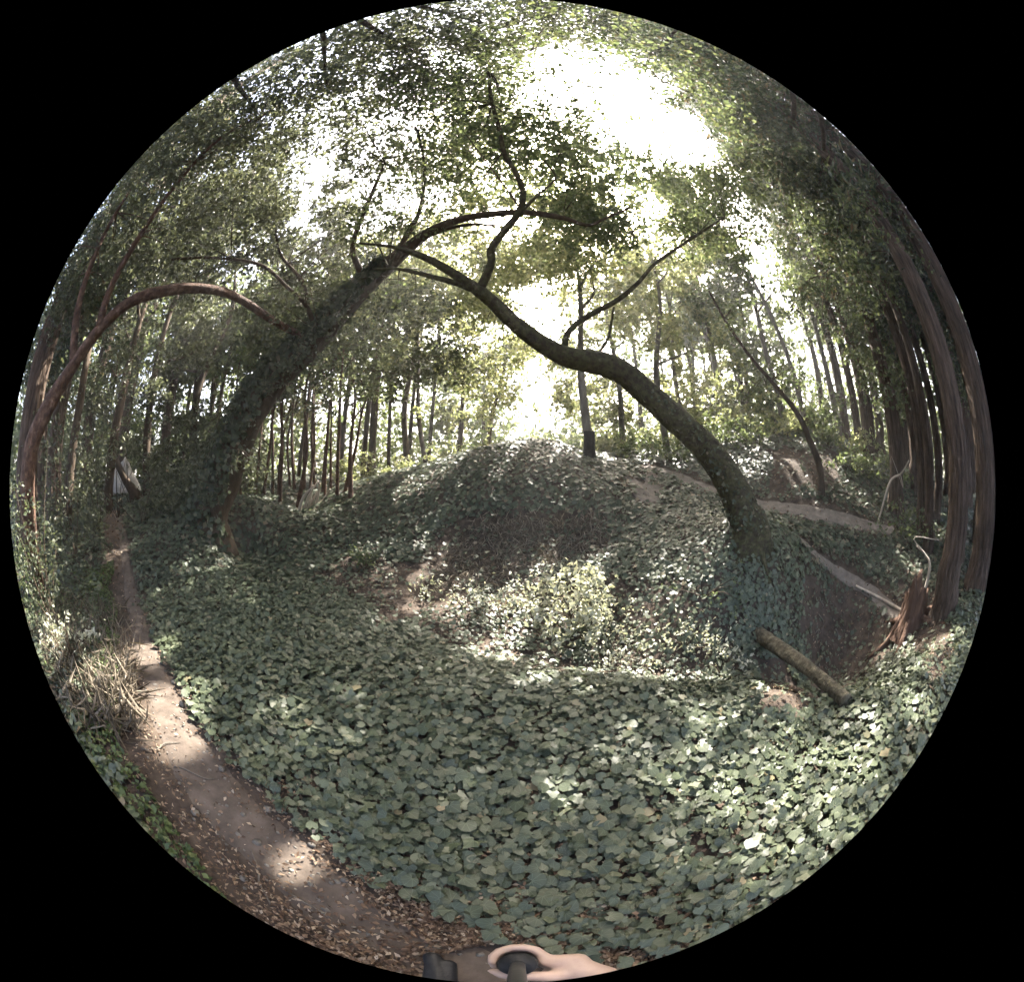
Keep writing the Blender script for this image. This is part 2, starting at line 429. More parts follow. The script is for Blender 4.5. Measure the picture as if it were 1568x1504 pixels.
BEAMS = []
for px, py, r in [(225, 1005, .34), (250, 1085, .38), (268, 1135, .26), (170, 1075, .3), (120, 1050, .35), (100, 985, .3), (35, 880, .5), (462, 1328, .13), (835, 865, .28), (915, 868, .22),
                  (770, 925, .3), (1000, 990, .25), (1190, 1062, .25), (1215, 1088, .16), (1390, 1000, .2), (1445, 985, .3), (1395, 870, .3), (820, 1050, .2),
                  (1120, 1245, .12), (1215, 715, .4), (665, 719, .8), (1170, 632, 1.2), (470, 765, .5), (640, 885, .2), (1050, 1030, .16), (560, 850, .2), (700, 1325, .05), (1400, 1100, .2), (850, 1250, .1), (930, 705, .4)]:
    q = hit(px, py)
    BEAMS.append((q, r))
for px, py, d, r in [(835, 850, 4.8, .65), (910, 862, 4.8, .6), (860, 910, 4.8, .5), (1000, 985, 4.5, .5), (1080, 1010, 4.4, .35), (790, 920, 5.1, .4), (700, 900, 5.4, .3), (650, 890, 5.5, .2), (30, 860, 5.4, .8), (110, 1010, 4.0, .5), (150, 1060, 3.6, .35), (1420, 860, 6.4, .25), (470, 760, 10.6, .5), (190, 740, 14, .4), (1235, 600, 9, .5), (430, 680, 13, 1.2), (560, 680, 14, 1.2), (640, 660, 15, 1.2), (480, 620, 14, 1.), (230, 600, 13, .8), (180, 480, 10, .6), (330, 470, 10, .6), (1000, 600, 15, 1.2), (1100, 600, 14, 1.2), (1200, 580, 14, 1.), (700, 620, 15, 1.)]:
    BEAMS.append((P(px, py, d), r))
SOFT = [(hit(a_, b_), r_) for a_, b_, r_ in [(1150, 1230, .7), (950, 1150, .6), (860, 1300, .5), (1270, 1170, .5)]]
def in_beam(c):
    bad = np.zeros(len(c), bool)
    for q, r in BEAMS:
        v = c - q
        s = v @ S
        d2 = (v * v).sum(1) - s * s
        bad |= (d2 < r * r) & (s > .8)
    for q, r in SOFT:
        v = c - q
        s = v @ S
        d2 = (v * v).sum(1) - s * s
        bad |= (d2 < r * r) & (s > .8) & (rng.random(len(c)) < .5)
    return bad

CLEAR = []                                        # sight lines kept free of leaves: (pixel polyline, half width, nearest free distance)
def near_line(px, py, line, hw):
    m = np.zeros(px.shape, bool)
    for (x0, y0), (x1, y1) in zip(line[:-1], line[1:]):
        dx, dy = x1 - x0, y1 - y0
        t = np.clip(((px - x0) * dx + (py - y0) * dy) / (dx * dx + dy * dy), 0, 1)
        m |= np.hypot(px - x0 - t * dx, py - y0 - t * dy) < hw
    return m

def keep_clumps(c, mind=3.3, clear=True):
    px, py, d = proj(c)
    front = c[:, 1] > -.3
    ok = d > mind
    ok &= ~(front & (rng.random(len(c)) < gap_prob(px, py)))
    for line, hw, dist, pr in (CLEAR if clear else []):
        ok &= ~(front & (d < dist) & near_line(px, py, line, hw) & (rng.random(len(c)) < pr))
    ok &= c[:, 2] > H(c[:, 0], c[:, 1]) + .15
    return c[ok]

def foliage(acc, clumps, per, cr, size, aspect=.7, flat=.55, droop=0., mind=3.2):
    if len(clumps) == 0: return
    k = len(clumps)
    c = np.repeat(clumps, per, 0)
    if aspect > .4:
        m_ = 3
        ax_ = unit(rng.standard_normal((k, m_, 3)) * np.array([1, 1, flat]) + np.array([0, 0, -.15])) * cr * rng.uniform(.9, 1.9, (k, m_, 1))
        pick = rng.integers(0, m_, (k, per))
        u_ = rng.uniform(-.15, 1., (k, per, 1))
        o = (ax_[np.arange(k)[:, None], pick] * u_).reshape(-1, 3) + rng.standard_normal((k * per, 3)) * .17 * cr
    else:
        o = rng.standard_normal((k * per, 3)) * np.array([1, 1, flat]) * cr * .55
    c = c + o
    if droop:
        c[:, 2] -= droop * np.hypot(o[:, 0], o[:, 1])
    px, py, d = proj(c)
    ok = (d > mind) & ~in_beam(c)
    c = c[ok]; d = d[ok]; o = o[ok]
    n = unit(rng.standard_normal((len(c), 3)) * np.array([.75, .75, .6]) + np.array([0, 0, .75]))
    s = np.maximum(size, .0125 * d) * rng.uniform(.65, 1.3, len(c))
    leaf_quads(acc, c, n, s, aspect, .12, along=(o if aspect < .4 else None))

def blob_points(center, rad, n):
    v = unit(rng.standard_normal((n, 3))) * (rng.random((n, 1)) ** .45) * np.array([rad, rad, rad * .75])
    return np.asarray(center) + v

def twig(acc, a, b, r0, r1, sag=.15, n=6, seg=5):
    a = np.asarray(a); b = np.asarray(b)
    m = (a + b) / 2 + rng.standard_normal(3) * sag * np.linalg.norm(b - a) * .35 + np.array([0, 0, sag * np.linalg.norm(b - a) * .4])
    tube(acc, [a, m, b], [r0, (r0 + r1) / 2, r1], n, seg, .05, cap=False)

# ------------------------------------------------------------------ the ground: one sheet out to the horizon
def warp(a, lo, hi, n):
    u = np.linspace(-1, 1, n)
    return u
gx = np.sinh(np.linspace(-1, 1, 300) * 4.6); gx = gx / gx[-1] * 170
gy = np.sinh(np.linspace(-.8, 1, 320) * 4.6); gy = gy / gy[-1] * 170 + 2
GX, GY = np.meshgrid(gx, gy)
GZ = H(GX, GY)
nx, ny = len(gx), len(gy)
ii, jj = np.meshgrid(np.arange(nx - 1), np.arange(ny - 1))
b = (jj * nx + ii).ravel()
ground = link('ground', mesh_np('ground', np.stack([GX, GY, GZ], -1).reshape(-1, 3), np.stack([b, b + 1, b + nx + 1, b + nx], -1), M['soil']))
tag(ground, kind='structure')

# ------------------------------------------------------------------ trails
def ground_pts(pix):
    return np.array([hit(*p)[:2] for p in pix])

TRAILS = []
def trail(name, pts2, widths, lift=.016, mat='dirt'):
    p3 = np.c_[pts2, np.zeros(len(pts2))]
    c, w = resample(p3, widths, 16 * len(pts2))
    t = np.gradient(c[:, :2], axis=0); t = unit(t)
    nrm = np.c_[-t[:, 1], t[:, 0]]
    s = np.cumsum(np.r_[0, np.linalg.norm(np.diff(c[:, :2], axis=0), axis=1)])
    K = 9
    rows = []
    for k in range(K):
        f = -1 + 2 * k / (K - 1)
        edge = w * .5 * f * (1 + .35 * wob(s * 1.7 + 10 * (f > 0), s * 0 + 3 * (f > 0)) * abs(f) + .22 * wob(s * 7, s * 0 + 5 * f) * abs(f))
        xy = c[:, :2] + nrm * edge[:, None]
        z = H(xy[:, 0], xy[:, 1]) + lift * (1 - .9 * (abs(f) ** 3)) - .012 * (abs(f) > .98) + .012 * wob(xy[:, 0], xy[:, 1], 7) * (1 - abs(f))
        rows.append(np.c_[xy, z])
    v = np.stack(rows, 1)
    n = len(c)
    i = (np.arange(n - 1)[:, None] * K + np.arange(K - 1)[None]).ravel()
    o = link(name, mesh_np(name, v.reshape(-1, 3), np.stack([i, i + 1, i + K + 1, i + K], -1), M[mat]))
    tag(o, kind='structure')
    TRAILS.append((c[:, :2], w))
    return o
left_px = [(520, 1388), (425, 1312), (335, 1222), (275, 1130), (238, 1040), (212, 960), (199, 900), (191, 850), (184, 800), (160, 768)]
lp = np.vstack([[(2.2, -1.6), (.9, -.65), (.1, -.09)], ground_pts(left_px)])
trail('dirt_path', lp, [.5, .42, .38, .42, .44, .42, .4, .36, .32, .28, .26, .26, .3])
rp = ground_pts([(900, 690), (945, 703), (1000, 717), (1060, 739), (1120, 761), (1180, 779), (1240, 790), (1310, 800), (1370, 815)])
trail('dirt_path', rp, [.4, .45, .5, .5, .5, .52, .52, .45, .35], mat='paledirt')
rq = ground_pts([(1225, 825), (1250, 850), (1290, 880), (1335, 908), (1385, 942)])
trail('dirt_path', rq, [.2, .28, .32, .28, .22], mat='paledirt')

def trail_gap(x, y, pad=0.):
    """distance outside the nearest trail's edge (negative on the trail)"""
    out = np.full(x.shape, 99.)
    for c, w in TRAILS:
        for k in range(0, len(c), 3):
            out = np.minimum(out, np.hypot(x - c[k, 0], y - c[k, 1]) - w[k] * .5)
    return out - pad

# ------------------------------------------------------------------ ivy carpet
BARE = [([(1235, 880), (1290, 905), (1385, 960), (1360, 1000), (1290, 1075), (1240, 1075), (1230, 960)], .16),      # dark cut bank of the gully
        ([(1150, 1010), (1200, 1010), (1240, 1090), (1170, 1100)], .05),
        ([(690, 800), (790, 785), (930, 795), (930, 850), (800, 880), (560, 980), (620, 880)], .16),
        ([(520, 850), (700, 880), (760, 1000), (980, 1030), (1060, 1040), (930, 1040), (760, 1020), (600, 950), (480, 880)], .22),
        ([(740, 880), (1100, 900), (1140, 1040), (900, 1040), (740, 1000)], .35),
        ([(1175, 690), (1270, 690), (1290, 740), (1180, 765)], .1), ([(1370, 900), (1440, 900), (1460, 1010), (1420, 1060), (1400, 1000)], .15)]
def ivy_points():
    r = np.concatenate([np.sqrt(rng.uniform(.2 ** 2, 5 ** 2, 54000)), np.exp(rng.uniform(math.log(5), math.log(26), 125000))])
    a = rng.uniform(-R(97), R(97), len(r))
    x, y = r * np.sin(a), r * np.cos(a)
    z = H(x, y)
    tg = trail_gap(x, y) - .05 * wob(x, y, 3.0)
    # the shoulder on the near side of the trail is leaf litter, not ivy
    side = y < np.interp(-x, -lp[::-1][::-1][:, 0] if False else np.sort(-lp[:, 0]), lp[np.argsort(-lp[:, 0]), 1])
    px, py, d = proj(np.c_[x, y, z])
    keep = tg > np.where(side & (x < -.35), .45 + .25 * wob(x, y, 1.3), .03)
    keep &= ~(side & (x < -.35) & (rng.random(len(x)) < .45))
    keep &= ~((tg < .16) & (rng.random(len(x)) < .45))
    for poly, dens in BARE:
        keep &= ~(inpoly(px + 14 * wob(px / 25, py / 25), py + 14 * wob(py / 25, px / 25 + 2), poly) & (rng.random(len(x)) > dens))
    return x[keep], y[keep], z[keep], r[keep]
ix, iy, iz, ir = ivy_points()
n_iv = len(ix)
gn = gnormal(ix, iy)
isz = np.where(ir < 5, .068, .068 + .0088 * (ir - 5)) * rng.uniform(.5, 1.42, n_iv) * (1 + .15 * wob(ix, iy, 2))
iz = iz + .035 + .08 * rng.random(n_iv) ** 1.4 * np.minimum(1, isz / .08) + .04 * np.maximum(0, wob(ix, iy, 1.1))
inn = unit(gn + .27 * rng.standard_normal((n_iv, 3)) * np.array([1, 1, .3]) + np.array([0, -.12, 0]))
isp = rng.uniform(0, 2 * math.pi, n_iv)
_r = np.stack([np.cos(isp), np.sin(isp), np.zeros(n_iv)], -1) + np.array([0, -.5, 0])
iu = unit(_r - inn * (_r * inn).sum(1, keepdims=True))
iw = np.cross(inn, iu)
kind = rng.choice(5, n_iv, p=[.3, .22, .3, .08, .1])
iay = rng.uniform(.72, 1.12, n_iv); iaz = rng.uniform(-.6, 2.6, n_iv)
# the 300 leaves that show largest stay single leaves
ppx, ppy, pd = proj(np.c_[ix, iy, iz])
vis = np.hypot(ppx - CX, ppy - CY) < 735
score = np.where(vis, isz / pd * (.6 + (iz - H(ix, iy)) * 4), 0)
single = np.argsort(-score)[:300]
mask = np.ones(n_iv, bool); mask[single] = False
acc = Acc(); lpos = []
for k in range(5):
    v0, t0 = IVY[k]
    s = np.nonzero(mask & (kind == k) & (ir < 6.2))[0]
    V = ix[s, None, None] * 0 + np.stack([ix[s], iy[s], iz[s]], -1)[:, None, :] + isz[s, None, None] * ((v0[None, :, 0:1] - .2) * iu[s][:, None] + v0[None, :, 1:2] * (iw[s] * iay[s, None])[:, None] + v0[None, :, 2:3] * (inn[s] * iaz[s, None])[:, None])
    T = (t0[None] + (np.arange(len(s)) * len(v0))[:, None, None]).reshape(-1, 3)
    acc.add(V.reshape(-1, 3), None, T)
    lpos.append(np.tile(v0, (len(s), 1)))
def leaf_pos(me, arr):
    me.attributes.new('leaf_pos', 'FLOAT_VECTOR', 'POINT').data.foreach_set('vector', np.ascontiguousarray(arr, np.float32).ravel())
carpet = link('ivy_carpet', acc.mesh('ivy_carpet', M['ivy']))
leaf_pos(carpet.data, np.vstack(lpos))
tag(carpet, 'grey green ivy carpet covering the forest floor in front of the gully', 'ivy', None, 'stuff')
single_me = []
for k in range(5):
    v0, t0 = IVY[k]
    single_me.append(mesh_np('leaf', v0 - np.array([.2, 0, 0]), t0, M['ivy'])); leaf_pos(single_me[-1], v0)
for s in single:
    o = bpy.data.objects.new('leaf', single_me[kind[s]])
    m = Matrix(np.c_[np.vstack([np.c_[iu[s], iw[s] * iay[s], inn[s] * abs(iaz[s])] * isz[s], [[0, 0, 0]]]), [ix[s], iy[s], iz[s], 1]].tolist())
    col.objects.link(o)
    o.parent = carpet
    o.matrix_world = m
acc = Acc()
s = np.nonzero((ir >= 6.2) & mask)[0]
leaf_quads(acc, np.stack([ix[s], iy[s], iz[s]], -1), inn[s], isz[s] * 1.12, .9, .05)
tag(link('far_ivy', acc.mesh('far_ivy', M['ivyfar'])), 'fine green ivy covering the mound and the ground beyond the gully', 'ground cover', None, 'stuff')

# dry leaves on the soil, along the trail, in the gully
def scatter_litter():
    n = 80000
    r = np.exp(rng.uniform(math.log(.25), math.log(18), n)); a = rng.uniform(-R(96), R(96), n)
    x, y = r * np.sin(a), r * np.cos(a)
    tg = trail_gap(x, y)
    px, py, d = proj(np.c_[x, y, H(x, y)])
    p = np.where(tg < 0, .10 + .25 * (tg > -.09), np.where(tg < .7, .75 * np.exp(-np.maximum(tg, 0) / .35), .04))
    for poly, dens in BARE:
        p = np.where(inpoly(px, py, poly), .6, p)
    ok = rng.random(n) < p
    x, y, r = x[ok], y[ok], r[ok]
    nn = unit(gnormal(x, y) + .5 * rng.standard_normal((len(x), 3)))
    c = np.stack([x, y, H(x, y) + .018 + .02 * rng.random(len(x)) * 2], -1)
    ac = Acc()
    leaf_quads(ac, c, nn, np.maximum(.026, .007 * r) * rng.uniform(.6, 1.5, len(x)), .5, .15)
    return ac
tag(link('leaf_litter', scatter_litter().mesh('leaf_litter', M['dry'])), 'brown dry leaf litter scattered beside the trail and in the gully', 'leaf litter', None, 'stuff')

acc = Acc()
bmp = bmesh.new(); bmesh.ops.create_icosphere(bmp, subdivisions=1, radius=1)
pv0 = np.array([list(v.co) for v in bmp.verts]); pt0 = np.array([[v.index for v in f.verts] for f in bmp.faces]); bmp.free()
for k in range(420):
    c_, w_ = TRAILS[0]; i_ = rng.integers(20, len(c_) - 60)
    xy = c_[i_] + rng.normal(0, .17, 2)
    sz = rng.uniform(.005, .016) * (1 + (rng.random() < .08) * 1.4)
    acc.add(np.array([xy[0], xy[1], float(H(*xy)) + .012]) + pv0 * (1 + .2 * rng.standard_normal((len(pv0), 1))) * sz * [1, .8, .6], None, pt0)
tag(link('pebbles', acc.mesh('pebbles', M['rock2'])), 'small grey pebbles strewn over the near trail', 'pebbles', None, 'stuff')
for k, (px, py, an) in enumerate([(300, 1190, .4), (400, 1345, 2.2), (560, 1440, .9), (250, 1150, 1.3), (470, 1385, 2.9)]):
    q = hit(px, py); L = rng.uniform(.1, .2)
    dxy = np.array([math.cos(an), math.sin(an)]) * L
    pp = np.array([[q[0] + dxy[0] * f + .02 * math.sin(5 * f + k), q[1] + dxy[1] * f, 0] for f in (-1, -.3, .3, 1)]); pp[:, 2] = H(pp[:, 0], pp[:, 1]) + .022
    acc = Acc(); tube(acc, pp, [.006, .0055, .005, .003], 12, 6, .08)
    tag(link('fallen_twig', acc.mesh('fallen_twig', M['greybark'])), 'short dry twig lying on the bare dirt of the near trail', 'twig', 'dry twigs on the near trail')
acc = Acc()
for k in range(70):
    q = hit(rng.uniform(1245, 1375), rng.uniform(900, 985)); nn_ = gnormal(q[0], q[1])
    L = rng.uniform(.15, .5)
    pp = [q + nn_ * .02, q + nn_ * .05 + rng.normal(0, .05, 3) - [0, 0, L * .5], q + nn_ * .04 + rng.normal(0, .08, 3) - [0, 0, L]]
    tube(acc, pp, [rng.uniform(.005, .014), .006, .002], 8, 5, .08, cap=False)
tag(link('hanging_roots', acc.mesh('hanging_roots', M['greybark'])), 'thin bare roots hanging down the dark cut bank of the gully', 'roots', None, 'stuff')

# low green weeds on the shoulder of the near trail
nW = 9000
x = rng.uniform(-7, .3, nW); y = np.interp(-x, np.sort(-lp[:, 0]), lp[np.argsort(-lp[:, 0]), 1]) - .35 - np.abs(rng.normal(0, .55, nW))
ok = trail_gap(x, y) > .15 + .2 * (wob(x, y, 1.4) + .4)
x, y = x[ok], y[ok]
acc = Acc()
leaf_quads(acc, np.stack([x, y, H(x, y) + .02 + .06 * rng.random(len(x))], -1), unit(np.array([0, 0, 1]) + .5 * rng.standard_normal((len(x), 3))), .05 * rng.uniform(.5, 1.3, len(x)), .7, .1)
tag(link('low_weeds', acc.mesh('low_weeds', M['mossgreen'])), 'low green weeds along the back shoulder of the narrow trail', 'weeds', None, 'stuff')

# dry hanging grass on the mound's cut face
acc = Acc()
n = 5200
px = rng.uniform(640, 960, n); py = rng.uniform(765, 900, n)
ok = inpoly(px, py, [(650, 900), (690, 840), (730, 800), (790, 786), (850, 800), (900, 786), (945, 800), (930, 850), (860, 865), (800, 880), (700, 920), (600, 960)])
q = np.array([hit(a, b_) for a, b_ in zip(px[ok][:800], py[ok][:800])])
q = np.repeat(q, 4, 0) + rng.normal(0, .08, (len(q) * 4, 3)); q[:, 2] = H(q[:, 0], q[:, 1]) + .02
gd = gnormal(q[:, 0], q[:, 1])
al = unit(np.array([0, -.5, -.55]) + .45 * rng.standard_normal((len(q), 3)) + gd * .45)
leaf_quads(acc, q + al * .12, unit(gd + .4 * rng.standard_normal(gd.shape)), rng.uniform(.12, .32, len(q)), .06, .02, along=al)
tag(link('dry_grass', acc.mesh('dry_grass', M['straw'])), 'brown dry grass hanging down the cut face of the mound', 'grass', None, 'stuff')

acc = Acc()
px = rng.uniform(70, 215, 420); py = rng.uniform(930, 1120, 420)
ok = np.hypot(px - CX, py - CY) < 745
q = np.array([hit(a, b_) for a, b_ in zip(px[ok], py[ok])])
ok = trail_gap(q[:, 0], q[:, 1]) > .1
q = np.repeat(q[ok], 5, 0) + rng.normal(0, .1, (ok.sum() * 5, 3)); q[:, 2] = H(q[:, 0], q[:, 1]) + .03
al = unit(rng.standard_normal((len(q), 3)) + [0, 0, .9])
leaf_quads(acc, q + al * .1, unit(rng.standard_normal((len(q), 3))), rng.uniform(.15, .4, len(q)), .06, .02, along=al)
tag(link('straw_tangle', acc.mesh('straw_tangle', M['straw'])), 'pale dry straw tangled on the sunlit bank behind the trail', 'grass', None, 'stuff')

# ------------------------------------------------------------------ trees
def pix_path(rows):
    """rows of (px, py, distance, width in pixels) -> centre line and radii in metres"""
    a = np.array(rows, float)
    pts = P(a[:, 0], a[:, 1], a[:, 2][:, None])
    px = a[:, 0] - CX; py = a[:, 1] - CY
    th = 2 * np.arcsin(np.minimum(np.hypot(px, py) / (2 * FPX), 1))
    sc_ = FPX * np.cos(th / 2)
    return pts, a[:, 3] / 2 / sc_ * a[:, 2]

def root_down(pts, rad, depth=.9, flare=1.5):
    p = pts[0].copy(); p[2] = float(H(p[0], p[1])) - depth
    return np.vstack([p, pts]), np.r_[rad[0] * flare, rad]

arch_px = [(1148, 818, 5.5, 56), (1138, 785, 5.5, 50), (1118, 738, 5.45, 47), (1085, 690, 5.4, 44), (1035, 642, 5.3, 41), (985, 598, 5.2, 38), (955, 572, 5.1, 36), (920, 556, 5.0, 34), (870, 547, 4.9, 30),
           (830, 527, 4.8, 27), (790, 497, 4.75, 25), (755, 463, 4.7, 22), (735, 446, 4.65, 19), (712, 430, 4.62, 15), (680, 410, 4.6, 12), (645, 392, 4.6, 9), (600, 378, 4.6, 5), (550, 372, 4.6, 3)]
up_px = [(733, 446, 4.66, 13), (742, 428, 4.66, 12), (752, 402, 4.67, 11), (753, 380, 4.7, 11), (775, 350, 4.75, 11), (795, 325, 4.8, 10), (801, 295, 4.85, 8), (790, 265, 4.9, 7), (772, 235, 5.0, 6), (765, 200, 5.1, 5), (752, 150, 5.2, 4), (748, 105, 5.3, 3)]
rb_px = [(866, 545, 4.9, 11), (865, 525, 4.95, 10), (872, 507, 5.0, 9), (895, 487, 5.1, 8), (943, 461, 5.2, 7), (975, 435, 5.3, 6), (1005, 402, 5.4, 5), (1060, 365, 5.6, 4), (1110, 332, 5.8, 2.5)]
ivy_px = [(322, 790, 8.6, 58), (342, 735, 8.5, 52), (366, 668, 8.3, 49), (396, 610, 8.1, 47), (432, 565, 7.9, 45), (482, 520, 7.6, 44), (530, 467, 7.2, 34), (575, 422, 6.9, 26), (615, 388, 6.6, 19), (655, 357, 6.4, 15),
          (700, 337, 6.2, 12), (760, 327, 6.1, 10), (810, 326, 6.1, 9), (860, 333, 6.1, 7), (900, 345, 6.2, 5), (925, 335, 6.2, 4), (965, 318, 6.3, 3)]
red_px = [(58, 900, 6.2, 52), (46, 820, 6.0, 46), (42, 740, 5.9, 44), (50, 680, 5.9, 42), (78, 615, 5.9, 38), (112, 560, 6.0, 34), (150, 507, 6.1, 31), (195, 466, 6.2, 29), (240, 448, 6.3, 27), (290, 441, 6.5, 26), (340, 447, 6.7, 25),
          (375, 463, 6.9, 24), (412, 487, 7.1, 22), (452, 509, 7.3, 19), (495, 528, 7.5, 15)]
CLEAR += [([(a, b_) for a, b_, _, _ in arch_px[:13]], 24, 5.6, .97), ([(a, b_) for a, b_, _, _ in up_px[:9]], 13, 5.0, .9), ([(a, b_) for a, b_, _, _ in rb_px[:7]], 13, 5.4, .9),
          ([(a, b_) for a, b_, _, _ in ivy_px[:6]], 26, 7.4, .3), ([(a, b_) for a, b_, _, _ in ivy_px[8:15]], 12, 6.1, .85), ([(a, b_) for a, b_, _, _ in red_px[4:]], 22, 6.8, .92),
          ([(903, 700), (905, 570)], 12, 10, 1), ([(700, 700), (1150, 720)], 45, 9, .97), ([(600, 860), (1250, 860)], 110, 9, 1), ([(200, 900), (600, 900)], 110, 9, 1), ([(190, 725), (190, 800)], 32, 16.5, 1.)]

def crown_from(parent, blobs, mat, per=16, cr=.34, size=.07, dens=26, limb_from=None, aspect=.7, twigs=5, twig_mat=None, flat=.55, droop=0.):
    acc, tw = Acc(), Acc()
    for (c, r) in blobs:
        n = max(5, int(dens * 1.1 * r * r * r ** .4))
        per_ = int(per * 1.6)
        raw = blob_points(c, r, n)
        cl = keep_clumps(raw)
        foliage(acc, cl, per_, cr * .95, size, aspect, flat, droop)
        if limb_from is not None and len(cl):
            a = limb_from[np.argmin(((limb_from - np.asarray(c)) ** 2).sum(1))]
            if np.linalg.norm(a - c) > 1.5 * r + .6:
                a = np.asarray(c) + rng.normal(0, .25, 3) * r
            for q in cl[rng.permutation(len(cl))[:twigs]]:
                if np.linalg.norm(q - a) < 1.9:
                    twig(tw, a, q, .009 + .004 * r, .004)
    if acc.n == 0:
        return None
    o = link('crown', acc.mesh('crown', mat), parent)
    o['kind'] = 'stuff'
    if tw.n:
        link('twigs', tw.mesh('twigs', twig_mat or M['bark']), o)['kind'] = 'stuff'
    return o

def PB(*rows):
    return [(P(a, b_, d), r) for a, b_, d, r in rows]

# leaning arch tree beyond the gully
pts, rad = pix_path(arch_px); pts, rad = root_down(pts, rad)
base = pts[0].copy(); base[2] = H(base[0], base[1])
t = thing('arching_tree', 'mossy brown tree trunk leaning in an arch over the gully from the far bank', 'tree', base)
acc = Acc(); tube(acc, pts, rad, 120, 22, .07); trunk = link('trunk', acc.mesh('trunk', M['mossbark']), t)
axis = resample(pts, rad, 60)[0]
for k in range(5):
    aa = -2.6 + k * 1.05
    e = base + np.array([math.cos(aa), math.sin(aa), 0]) * rng.uniform(.5, .75); e[2] = H(e[0], e[1]) - .05
    mm = base + np.array([math.cos(aa), math.sin(aa), 0]) * .28; mm[2] = H(mm[0], mm[1]) + .04
    acc = Acc(); tube(acc, [base + [.1 * math.cos(aa), .1 * math.sin(aa), .3], mm, e], [.11, .085, .03], 14, 8, .1); link('root', acc.mesh('root', M['mossbark']), t)
acc = Acc()
n = 900
kk = rng.integers(0, 16, n); oo = unit(rng.standard_normal((n, 3)) * [1, 1, .2])
rr_ = resample(pts, rad, 60)[1]
leaf_quads(acc, axis[4 + kk] + oo * (rr_[4 + kk] + .02 + .05 * rng.random(n))[:, None] * (1 - .012 * kk)[:, None], unit(oo + .5 * rng.standard_normal((n, 3))), rng.uniform(.04, .08, n), .8, .08)
iv = link('ivy_cover', acc.mesh('ivy_cover', M['ivyfar']), t); iv['kind'] = 'stuff'
sub = []
for rows, nn in ((up_px, 60), (rb_px, 50), ([(736, 448, 4.66, 11), (700, 434, 4.6, 9), (655, 422, 4.6, 7), (610, 412, 4.7, 4), (570, 412, 4.7, 3)], 30),
                 ([(800, 322, 4.8, 6), (822, 300, 4.9, 4), (845, 280, 5, 3.5), (850, 268, 5.1, 3), (833, 245, 5.2, 2)], 24), ([(905, 553, 5.0, 5), (930, 520, 5.4, 4), (940, 470, 5.6, 3)], 14)):
    a, r = pix_path(rows)
    acc = Acc(); tube(acc, a, r, nn, 8, .05)
    link('branch', acc.mesh('branch', M['mossbark']), t)
    sub.append(resample(a, r, 20)[0])
crown_from(t, PB((800, 230, 7.2, 1.5), (700, 270, 6.6, 1.4), (900, 330, 7.2, 1.2), (1040, 350, 6.6, 1.2), (600, 340, 6.0, 1.1), (760, 130, 6.4, 1.4), (950, 370, 7.6, 1.0), (690, 180, 6.2, 1.3), (860, 240, 7.6, 1.2),
                 (1100, 320, 7.2, 1.0), (640, 420, 6.2, .7)), M['broad'], 16, .34, .06, 30, np.vstack(sub), twig_mat=M['mossbark'])

# ivy clad tree on the left
pts, rad = pix_path(ivy_px); pts, rad = root_down(pts, rad)
base = pts[0].copy(); base[2] = H(base[0], base[1])
t = thing('ivy_clad_tree', 'thick leaning tree trunk wrapped in ivy, thinning into a long curved limb', 'tree', base)
acc = Acc(); tube(acc, pts, rad, 90, 18, .07); link('trunk', acc.mesh('trunk', M['bark']), t)
ax, ar = resample(pts, rad, 200)
n = 6500
k = rng.integers(0, 100, n)
o_ = unit(rng.standard_normal((n, 3)))
tt = np.gradient(ax, axis=0); tt = unit(tt)[k]
o_ = unit(o_ - tt * (o_ * tt).sum(1, keepdims=True))
thick = rng.random(n) ** 1.5 * .3 * (1.15 - k / 110)
# the underside of the leaning trunk stays bare
ok = (o_ @ unit(np.array([.55, .4, -.75]))) < .5 + .3 * wob(k / 9., k / 5.)
acc = Acc()
leaf_quads(acc, (ax[k] + o_ * (ar[k] + .02 + thick)[:, None])[ok], unit(o_ + .45 * rng.standard_normal((n, 3)))[ok], rng.uniform(.1, .2, ok.sum()), .8, .08)
iv = link('ivy_cover', acc.mesh('ivy_cover', M['ivyfar']), t); iv['kind'] = 'stuff'
sub = [ax[90:]]
for rows in ([(486, 515, 7.5, 9), (470, 470, 7.4, 6), (440, 440, 7.3, 5), (400, 406, 7.3, 5), (330, 395, 7.2, 4), (262, 397, 7.1, 3)], [(478, 520, 7.6, 8), (472, 470, 7.8, 6), (462, 430, 8, 5), (430, 390, 8.1, 4), (420, 340, 8.2, 3)],
             [(640, 368, 6.5, 8), (680, 352, 6.4, 6), (720, 344, 6.3, 5), (760, 345, 6.3, 3)], [(560, 432, 7, 11), (540, 380, 7, 8), (560, 320, 7, 6), (590, 250, 7.1, 4)], [(600, 398, 6.8, 9), (640, 330, 6.8, 6), (650, 260, 6.9, 4), (640, 200, 7, 3)]):
    a, r = pix_path(rows)
    acc = Acc(); tube(acc, a, r, 30, 7, .05); link('branch', acc.mesh('branch', M['bark']), t)
    sub.append(resample(a, r, 16)[0])
